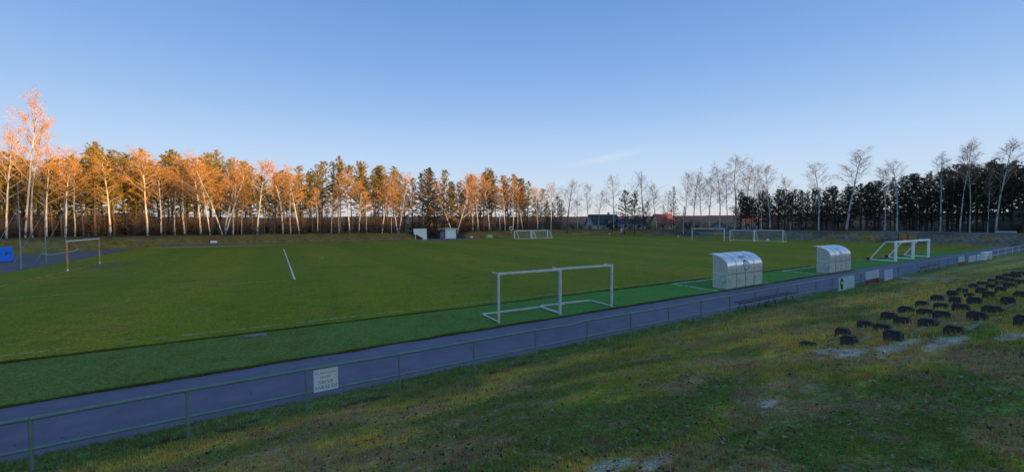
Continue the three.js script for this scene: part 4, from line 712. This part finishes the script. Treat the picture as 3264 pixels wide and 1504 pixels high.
// small boards by the far track
function board(name, label, category, px, v, w, h0, h1, m, opts = {}) {
  const [u] = spotV(px, v), g = thing(name, label, category, u, v, terrain(u, v), opts.turn || 0);
  (opts.faces || [[h0, h1, m]]).forEach(([a, b, mm], i) => new MB().quad(V(-w / 2, a, 0.021 + 0.002 * i), V(w / 2, a, 0.021 + 0.002 * i), V(w / 2, b, 0.021 + 0.002 * i), V(-w / 2, b, 0.021 + 0.002 * i)).build('face', mm, g));
  new MB().box(-w / 2, w / 2, h0, h1, -0.02, 0.018).build('panel', M.white, g);
  for (const s of [-1, 1]) new MB().box(s * w * 0.42 - 0.03, s * w * 0.42 + 0.03, -0.2, h0 + 0.1, -0.08, -0.024).build('leg', M.wood, g);
  return g;
}
board('notice_board', 'small red and white board on the lit far embankment', 'sign', 679, 92, 1.0, 0.35, 1.25, null, { faces: [[0.78, 1.25, M.red], [0.35, 0.77, M.whiteClean]] });
board('notice_board', 'small red, white and dark board right of the kiosk wall', 'sign', 1503, 91.6, 0.75, 0.2, 0.98, null, { faces: [[0.6, 0.98, M.red], [0.32, 0.59, M.whiteClean], [0.2, 0.31, M.dark]] });
board('advert_board', 'white and lime green board by the far track', 'sign', 1561, 91.2, 1.65, 0.15, 1.0, new THREE.MeshStandardMaterial({ roughness: 0.6, map: canvasTex(256, 128, (c, w, h) => { c.fillStyle = '#a9aba6'; c.fillRect(0, 0, 90, h); c.fillStyle = '#7fb557'; c.fillRect(90, 0, 166, h); c.fillStyle = '#50524e'; c.beginPath(); c.ellipse(40, 66, 16, 42, 0, 0, 7); c.fill(); c.fillStyle = '#d6f0a0'; c.beginPath(); c.moveTo(110, 90); c.quadraticCurveTo(150, 20, 220, 56); c.quadraticCurveTo(160, 60, 120, 100); c.fill(); }) }));
{ const [u] = spotV(1630, 95), g = thing('basketball_hoop', 'white square backboard on a post before the far birches', 'hoop', u, 95, terrain(u, 95)); for (const [a, b, c, d] of [[-0.55, 0.55, 2.28, 2.42], [-0.55, 0.55, 1.5, 1.64], [-0.55, -0.41, 1.64, 2.28], [0.41, 0.55, 1.64, 2.28]]) new MB().box(a, b, c - 0.5, d - 0.5, -0.02, 0.02).build('board_edge', M.whiteClean, g); new MB().box(-0.41, 0.41, 1.14, 1.78, -0.012, 0.008).build('board', M.dark, g); new MB().bar(V(0, -0.2, -0.08), V(0, 1.9, -0.08), 0.05, 8).build('post', M.alu, g); const t = new THREE.Mesh(new THREE.TorusGeometry(0.22, 0.015, 6, 16), M.orange); t.rotation.x = Math.PI / 2; t.position.set(0, 1.25, 0.26); t.name = 'ring'; g.add(shadows(t)); }
{ const [u, v] = spotZ(1981, 120), g = thing('litter_bin', 'white bin on a dark post at the far corner of the pitch', 'bin', u, v, terrain(u, v), -0.7); new MB().box(-0.2, 0.24, 0.12, 1.15, -0.18, 0.18).build('bin_body', M.whiteClean, g); new MB().box(-0.3, -0.21, -0.1, 1.25, -0.1, 0.1).build('post', M.black, g); new MB().box(-0.2, 0.24, 1.153, 1.2, -0.19, 0.19).build('lid', M.dark, g); }
{ const bag = (name, label, px, z, r, m) => { const [u, v] = spotZ(px, z), g = thing(name, label, 'bag', u, v, terrain(u, v) + 0.01); const pts = [[0, 0], [0.8, 0.04], [1, 0.35], [0.75, 0.75], [0.3, 0.95], [0.16, 1.1], [0.25, 1.3], [0, 1.32]].map(([a, b]) => new THREE.Vector2(a * r, b * r)); const o = new THREE.Mesh(new THREE.LatheGeometry(pts, 10), m); o.name = 'sack'; g.add(shadows(o)); new MB().tube([V(0, 1.05 * r, 0), V(0.15 * r, 1.15 * r, 0)], r * 0.2, 6).build('tie', M.dark, g); };
  bag('sack', 'white bundle lying inside the farthest goal net', 2449, 86, 0.3, M.whiteClean); bag('sack', 'small pale bundle on the grass left of the far goals', 2163, 108, 0.26, M.white); bag('sack', 'small white bundle on the embankment before the cottage', 1943, 119, 0.24, M.whiteClean); }
// weathered plank fence at the foot of the right bank
{
  const g = thing('plank_fence', 'yellowish stacked plank fence at the foot of the right bank', 'fence', 89.6, 24.3, 0, 1.16), R = rng(9);
  for (let k = 0; k < 11; k++) { const c = jit([0.62, 0.4, 0.15], R, 0.28), o = 0.03 * R(); new MB().box(0.02 * R(), 3.2 - 0.06 * R(), 0.1 + k * 0.165, 0.1 + k * 0.165 + 0.15, o, o + 0.03, c).build('plank', M.plank, g); }
  for (const x of [0.1, 1.6, 3.1]) new MB().box(x - 0.05, x + 0.05, -0.2, 1.95, -0.1, -0.002, [0.2, 0.15, 0.1]).build('post', M.plank, g);
  new MB().box(1.75, 2.15, 0.75, 1.0, 0.064, 0.075).build('red_plate', M.red, g); new MB().box(1.72, 2.2, 0.55, 0.74, 0.064, 0.078).build('white_plate', M.whiteClean, g);
}
{ const [u, v] = spotZ(3209, 81), g = thing('club_board', 'long white board with faint lettering before the right wood', 'sign', u, v, terrain(u, v), -1.22); const tx = canvasTex(512, 160, (c, w, h) => { c.fillStyle = '#aeb4b4'; c.fillRect(0, 0, w, h); c.strokeStyle = '#6d7474'; c.lineWidth = 6; c.beginPath(); c.moveTo(90, 46); c.lineTo(420, 42); c.stroke(); c.fillStyle = '#5f666a'; c.beginPath(); c.ellipse(240, 112, 46, 34, 0, 0, 7); c.fill(); c.lineWidth = 9; c.beginPath(); c.moveTo(110, 92); c.lineTo(190, 92); c.moveTo(290, 92); c.lineTo(350, 90); c.stroke(); });
  new MB().quad(V(-1.35, 0.25, 0.022), V(1.35, 0.25, 0.022), V(1.35, 1.12, 0.022), V(-1.35, 1.12, 0.022)).build('face', new THREE.MeshStandardMaterial({ map: tx, roughness: 0.7 }), g); new MB().box(-1.35, 1.35, 0.25, 1.12, -0.02, 0.02).build('panel', M.white, g); for (const x of [-1.1, 1.1]) new MB().box(x - 0.05, x + 0.05, -0.3, 1.1, -0.11, -0.022).build('leg', M.wood, g); }
[[2179, 682, 112], [2428, 676, 108], [1757, 640, 108]].forEach(([px, py, z], i) => { const [u, v] = spotZ(px, z), h = heightAt(px, py, u, v) - terrain(u, v), g = thing('lamp_post', ['slim grey lamp post left of the far goals', 'slim grey lamp post above the far goals', 'slim grey lamp post right of the far white goals'][i], 'lamp post', u, v, terrain(u, v)); new MB().tube([V(0, -0.2, 0), V(0, h, 0)], [0.07, 0.045], 8).build('pole', M.alu, g); new MB().tube([V(0, h, 0), V(0.2, h + 0.12, 0.1), V(0.55, h + 0.16, 0.3)], 0.03, 6).build('arm', M.alu, g); new MB().box(0.45, 0.85, h + 0.1, h + 0.2, 0.2, 0.42).build('lamp_head', M.dark, g); });

// ---------------------------------------------------------------- houses beyond the ground
function house(label, px, z, w, d, wh, rh, off, wall, roof, o = {}) {
  const [u, v] = spotZ(px, z), az = Math.atan2(u, v), g = thing('house', label, 'house', u, v, terrain(u, v) - 0.1, -az + off), wm = wallPaint(...wall), rm = std(...roof, { roughness: 0.85 });
  const body = new MB(); body.box(-w / 2, w / 2, 0, wh, -d / 2, d / 2);
  body.build('wall', wm, g);
  const gab = new MB(); for (const s of [-1, 1]) { const a = V(s * (w / 2), wh + 0.001, -d / 2), b = V(s * (w / 2), wh + 0.001, d / 2), c = V(s * (w / 2), wh + rh, 0); s > 0 ? gab.tri(b, a, c) : gab.tri(a, b, c); } gab.build('gable', wm, g);
  const ov = 0.35, sl = rh / (d / 2);
  for (const s of [-1, 1]) { const r = new MB(), t = 0.14, y0 = wh - sl * ov, y1 = wh + rh; const q = (x, e, k) => V(x, e ? y1 + k : y0 + k, e ? 0 : s * (d / 2 + ov)), xa = -w / 2 - ov, xb = w / 2 + ov; const f = s > 0 ? (a, b, c, e) => r.quad(a, b, c, e) : (a, b, c, e) => r.quad(e, c, b, a);
    f(q(xa, 0, t), q(xb, 0, t), q(xb, 1, t), q(xa, 1, t)); f(q(xa, 1, 0.02), q(xb, 1, 0.02), q(xb, 0, 0.02), q(xa, 0, 0.02)); f(q(xa, 0, 0.02), q(xb, 0, 0.02), q(xb, 0, t), q(xa, 0, t)); f(q(xb, 0, 0.02), q(xb, 1, 0.02), q(xb, 1, t), q(xb, 0, t)); f(q(xa, 1, 0.02), q(xa, 0, 0.02), q(xa, 0, t), q(xa, 1, t));
    r.build('roof', rm, g); }
  if (o.chimney !== false) new MB().box(w * 0.18, w * 0.18 + 0.6, wh + rh * 0.6, wh + rh + 0.8, -0.3, 0.3).build('chimney', wallPaint(0.3, 0.16, 0.11), g);
  const win = (x, y, ww, hh, side) => { const f = new MB(), p = new MB(); if (side === 'front') { f.box(x - ww / 2 - 0.08, x + ww / 2 + 0.08, y - 0.08, y + hh + 0.08, d / 2 + 0.003, d / 2 + 0.06); p.box(x - ww / 2, x + ww / 2, y, y + hh, d / 2 + 0.062, d / 2 + 0.07); } else { f.box(-w / 2 - 0.06, -w / 2 - 0.003, y - 0.08, y + hh + 0.08, x - ww / 2 - 0.08, x + ww / 2 + 0.08); p.box(-w / 2 - 0.07, -w / 2 - 0.062, y, y + hh, x - ww / 2, x + ww / 2); } const fr = f.build('window', M.whiteClean, g); p.build('pane', M.glass, fr); };
  const nw = Math.max(1, Math.floor(w / 3)); for (let k = 0; k < nw; k++) win(mix(-w / 2, w / 2, (k + 0.5) / nw), wh * 0.42, 0.9, Math.min(1.1, wh * 0.4), 'front');
  win(-d * 0.2, wh * 0.42, 0.8, Math.min(1, wh * 0.4), 'side'); win(0, wh + rh * 0.15, 0.7, rh * 0.28, 'side');
  if (o.dormer) { const dm = new MB(); dm.box(w * 0.05, w * 0.4, wh * 0.9, wh + rh * 0.42, d * 0.18, d / 2 + 0.1); const k = dm.build('dormer', wm, g); for (const x of [0.12, 0.2, 0.28, 0.35]) new MB().box(w * x - 0.22, w * x + 0.22, wh + 0.1, wh + rh * 0.34, d / 2 + 0.103, d / 2 + 0.14).build('dormer_window', M.glass, k); const r = new MB(); r.box(w * 0.02, w * 0.43, wh + rh * 0.42 + 0.003, wh + rh * 0.42 + 0.14, d * 0.1, d / 2 + 0.35); r.build('dormer_roof', rm, g); }
  return g;
}
house('white cottage with a steep dark roof and a wide dormer', 1922, 140, 9.6, 7, 2.2, 3.1, 0.42, [0.5, 0.5, 0.46], [0.04, 0.042, 0.05], { dormer: true });
house('house with an orange tiled roof behind the cottage', 1972, 172, 9, 8, 3, 2.6, -0.3, [0.42, 0.36, 0.3], [0.42, 0.16, 0.09]);
house('low white house with a dark blue roof right of the cottage', 2012, 134, 8.2, 6, 2.1, 1.4, 0.15, [0.52, 0.52, 0.52], [0.04, 0.045, 0.06]);
house('house with a red roof and yellow wall behind the middle conifer', 2112, 162, 7, 7, 2.8, 3.6, 0.5, [0.45, 0.3, 0.12], [0.26, 0.08, 0.06]);
house('pale grey gabled hut behind the far goals', 2294, 136, 3.4, 5, 1.7, 1.5, 1.45, [0.32, 0.36, 0.4], [0.08, 0.085, 0.09], { chimney: false });
house('cream house with an orange roof above the far goals', 2393, 172, 6.5, 6, 3.4, 1.8, 0.2, [0.6, 0.45, 0.3], [0.42, 0.16, 0.08]);
house('reddish house glimpsed through the right wood, left one', 2645, 150, 7, 7, 3.6, 2.2, 0.2, [0.34, 0.17, 0.13], [0.3, 0.12, 0.09]);
house('reddish house glimpsed through the right wood, right one', 2790, 150, 7, 7, 4.4, 2.4, 0.2, [0.36, 0.19, 0.15], [0.3, 0.12, 0.09]);
house('pinkish house glimpsed between the trunks at the left', 405, 104, 7, 7, 4, 2, 0.2, [0.5, 0.36, 0.32], [0.3, 0.14, 0.1]);
house('ochre house glimpsed through the far entrance', 1396, 150, 6, 6, 3.4, 2, 0.2, [0.55, 0.36, 0.16], [0.2, 0.1, 0.07]);
house('small red house glimpsed behind the far white goals', 1660, 142, 4.5, 5, 2.6, 1.6, 0.2, [0.36, 0.13, 0.11], [0.1, 0.07, 0.06]);

// ---------------------------------------------------------------- terrace blocks, kerb pieces and path on the right of the bank
{
  const RB = rng(41), rows = { lowest: [[205, 1062], [507, 965], [707, 895], [915, 822], [1070, 765], [1212, 713], [1350, 663], [1478, 622], [1572, 588], [1665, 555], [1748, 526], [1830, 500], [1905, 476], [1965, 456], [2030, 436]],
    second: [[565, 1048], [860, 925], [1040, 862], [1237, 783], [1380, 735], [1503, 685], [1632, 633], [1743, 590], [1826, 555], [1905, 521], [1985, 491], [2050, 464], [2100, 440]],
    third: [[955, 1012], [1262, 882], [1385, 818], [1550, 752], [1672, 690], [1798, 636], [1910, 588], [1992, 548], [2080, 512]],
    fourth: [[1490, 952], [1695, 834], [1830, 765], [1970, 695], [2080, 636]], top: [[2110, 880]] };
  for (const [row, list] of Object.entries(rows)) list.forEach(([x, y], i) => {
    const [u, v] = hit(2500 + x / 2.76, 720 + y / 2.76), g = thing('bench_block', `dark concrete seat block, ${ordinal(i + 1)} from the left in the ${row} terrace row`, 'concrete block', u + 0.05, v, terrain(u, v), 0.04 + (RB() - 0.5) * 0.2, 'concrete seat blocks on the terrace');
    const s = 0.9 + 0.3 * RB(), a = 0.135 * s, hgt = (row === 'lowest' && i === 0 ? 0.06 : 0.15) * (0.8 + 0.4 * RB()), j = () => (RB() - 0.5) * 0.03, c = 0.02;
    new MB().prism([[-a + j(), -0.35], [a + j(), -0.35], [a + j(), hgt - c], [a - c + j(), hgt], [-a + c + j(), hgt + j() * 0.5], [-a + j(), hgt - c]], -0.09, 0.09).build('block', M.concrete, g).rotation.y = Math.PI / 2;
    const cap = new MB(); cap.prism([[-a + 0.02, hgt + 0.014], [a - 0.03, hgt + 0.014], [a - 0.04, hgt + 0.03], [-a + 0.03, hgt + 0.03]], -0.078, 0.078); const o = cap.build('mossy_top', std(0.085, 0.08, 0.06, { map: concreteTex, roughness: 1 }), g); o.rotation.y = Math.PI / 2;
  });
  [[405, 1015, 480, 990, 'leftmost'], [640, 1040, 750, 992, 'second'], [1100, 968, 1270, 902, 'third'], [1600, 942, 1760, 852, 'fourth'], [1900, 745, 2040, 690, 'rightmost']].forEach(([a, b, c, d, w]) => {
    const [u0, v0] = hit(2500 + a / 2.76, 720 + b / 2.76), [u1, v1] = hit(2500 + c / 2.76, 720 + d / 2.76), g = thing('kerb_strip', `pale sunken kerb strip on the terrace, ${w} of five`, 'kerb', u0, v0, terrain(u0, v0), 0, 'kerb strips on the terrace'), dir = V(u1 - u0, terrain(u1, v1) - terrain(u0, v0), -(v1 - v0)), L = dir.length();
    const m = new MB().box(0, L, -0.12, 0.035, -0.035, 0.035).build('slab', M.concreteTop, g); m.rotation.set(0, Math.atan2(v1 - v0, u1 - u0), Math.atan2(dir.y, Math.hypot(dir.x, dir.z)), 'YZX');
    new MB().box(L * 0.48, L * 0.5, 0.02, 0.037, -0.036, 0.036).build('joint', M.concrete, m);
  });
  const pts = [[2874, 884], [2930, 890], [3014, 891], [3110, 886], [3225, 876], [3290, 869]].map(([x, y]) => hit(x, y)), b = new MB();
  const wp = 0.55; for (let i = 0; i < pts.length - 1; i++) for (let k = 0; k < 10; k++) { const f = (t, s) => { const u = mix(pts[i][0], pts[i + 1][0], t), v = mix(pts[i][1], pts[i + 1][1], t) + s * (wp + 0.18 * (vnoise(u * 1.3, s * 9) - 0.5)); return V(u, terrain(u, v) + 0.03, -v); }; for (const [s0, s1] of [[-1, -0.33], [-0.33, 0.33], [0.33, 1]]) { const q = [f(k / 10, s0), f((k + 1) / 10, s0), f((k + 1) / 10, s1), f(k / 10, s1)]; b.quad(...q, [1, 1, 1], q.map((p) => [p.x * 0.7, p.z * 0.7])); } }
  structure(b.build('gravel_path', M.gravel));
}

// ---------------------------------------------------------------- grass, fallen leaves
function tuft(seed, nb, h, w, spread) { const R = rng(seed), b = new MB(); for (let k = 0; k < nb; k++) { const a = R() * 6.28, p = V((R() - 0.5) * spread, -0.006, (R() - 0.5) * spread), e = p.clone().add(V(Math.cos(a) * h * (0.3 + 0.7 * R()), h * (0.45 + 0.6 * R()), Math.sin(a) * h * (0.3 + 0.7 * R()))), s = V(-Math.sin(a), 0, Math.cos(a)).multiplyScalar(w / 2), t = 0.75 + 0.5 * R(); b.tri(p.clone().sub(s), p.clone().add(s), e, [t, t, t * 0.95]); } return b.geo(); }
{
  const R = rng(123), T = [tuft(1, 7, 0.036, 0.009, 0.06), tuft(2, 8, 0.05, 0.008, 0.07), tuft(3, 6, 0.025, 0.011, 0.07)], lists = [[], [], []];
  const add = (u, v, s, col, flat) => lists[Math.floor(R() * 3)].push([u, v, s, col, flat]);
  for (let k = 0; k < 1400000; k++) {
    const u = -9 + 50 * Math.pow(R(), 1.5), v = fenceV(u) + 0.7 - 14.5 * R(), d = Math.hypot(u, v);
    if (d < 2.2) continue;
    const pr = Math.min(1, (5.5 / d) ** 1.7) * (u > 12 ? 0.6 : 1) * 0.42; if (R() > pr) continue;
    const c = bankColor(u, v), lum = c[1] / c[0]; if (lum < 0.68 && R() < 0.7) continue; if (c[2] > 0.1 && R() < 0.8) continue;
    const hgt = 0.6 + 0.8 * fbm(u * 0.8 + 20, v * 1.1, 3);
    add(u, v, hgt * (0.75 + 0.5 * R()) * Math.min(2.6, Math.max(1, d / 7)), c.map((x, i) => x * (0.9 + 0.95 * R()) * [1.2, 1.1, 0.9][i]), 1);
  }
  for (let k = 0; k < 40000; k++) { const u = -9 + 50 * R() ** 1.3, edge = R() < 0.5; const v = edge ? trackIn(u) - 0.02 + 0.13 * (fbm(u * 1.6, 7, 3) - 0.5) + 0.07 * (R() - 0.2) : turfEdge(u) + 0.03 + 0.08 * R(); add(u, v, (0.7 + 0.9 * R()) * (0.6 + 0.9 * fbm(u * 0.9, edge ? 3 : 9, 3)), [0.13, 0.14, 0.03].map((x) => x * (0.6 + 0.8 * R())), 1); }
  const mt = new THREE.Matrix4(), q = new THREE.Quaternion(), col = new THREE.Color(), up = V(0, 1, 0);
  const g = new THREE.Group(); g.name = 'grass_tufts';
  lists.forEach((l, i) => { const o = new THREE.InstancedMesh(T[i], M.blade, l.length); o.name = 'grass'; l.forEach(([u, v, s, c], k) => { q.setFromAxisAngle(up, hash(k, i) * 6.28); mt.compose(V(u, Math.max(0.004, terrain(u, v)), -v), q, V(s, s, s)); o.setMatrixAt(k, mt); o.setColorAt(k, col.setRGB(...c)); }); stuff(o, ['short rough grass on the near bank', 'longer rough grass on the near bank', 'low mossy grass on the near bank'][i], 'grass'); });
  // fallen leaves: curled little quads
  const b = new MB(); b.quad(V(-0.028, 0.004, 0), V(0, 0, 0.02), V(0.03, 0.012, 0), V(0, 0.002, -0.02)); b.tri(V(-0.028, 0.004, 0), V(0, 0, 0.02), V(-0.012, 0.014, 0.004));
  const L = []; for (let k = 0; k < 120000 && L.length < 22000; k++) { const u = -8 + 38 * R() ** 1.9, v = fenceV(u) + 0.4 - 11 * R() ** 0.8, dn = fbm(u * 0.5 + 44, v * 0.7, 3); if (R() > smooth(0.35, 0.7, dn) * 0.85 + 0.1) continue; if (Math.hypot(u, v) < 2.2) continue; L.push([u, v, terrain(u, v) + 0.018 + 0.03 * R()]); }
  for (let k = 0; k < 130; k++) { const u = -7 + 30 * R(), v = fenceV(u) + 0.7 + 2.8 * R() ** 1.5; L.push([u, v, 0.006]); }
  const o = new THREE.InstancedMesh(b.geo(), M.leaf, L.length); o.name = 'fallen_leaves'; const tones = [[0.2, 0.15, 0.1], [0.1, 0.065, 0.04], [0.25, 0.21, 0.16], [0.045, 0.03, 0.022], [0.17, 0.06, 0.035], [0.24, 0.17, 0.08]], e = new THREE.Euler();
  L.forEach(([u, v, h], k) => { e.set((R() - 0.5) * 1.1, R() * 6.28, (R() - 0.5) * 1.1); q.setFromEuler(e); const s = 0.45 + 0.65 * R(); mt.compose(V(u, h, -v), q, V(s, s, s)); o.setMatrixAt(k, mt); const c = tones[Math.floor(R() * tones.length)], j = 0.75 + 0.5 * R(); o.setColorAt(k, col.setRGB(...c.map((x) => x * j))); });
  stuff(o, 'dry fallen leaves scattered over the near bank', 'leaves');
}
renderer.render(scene, camera);
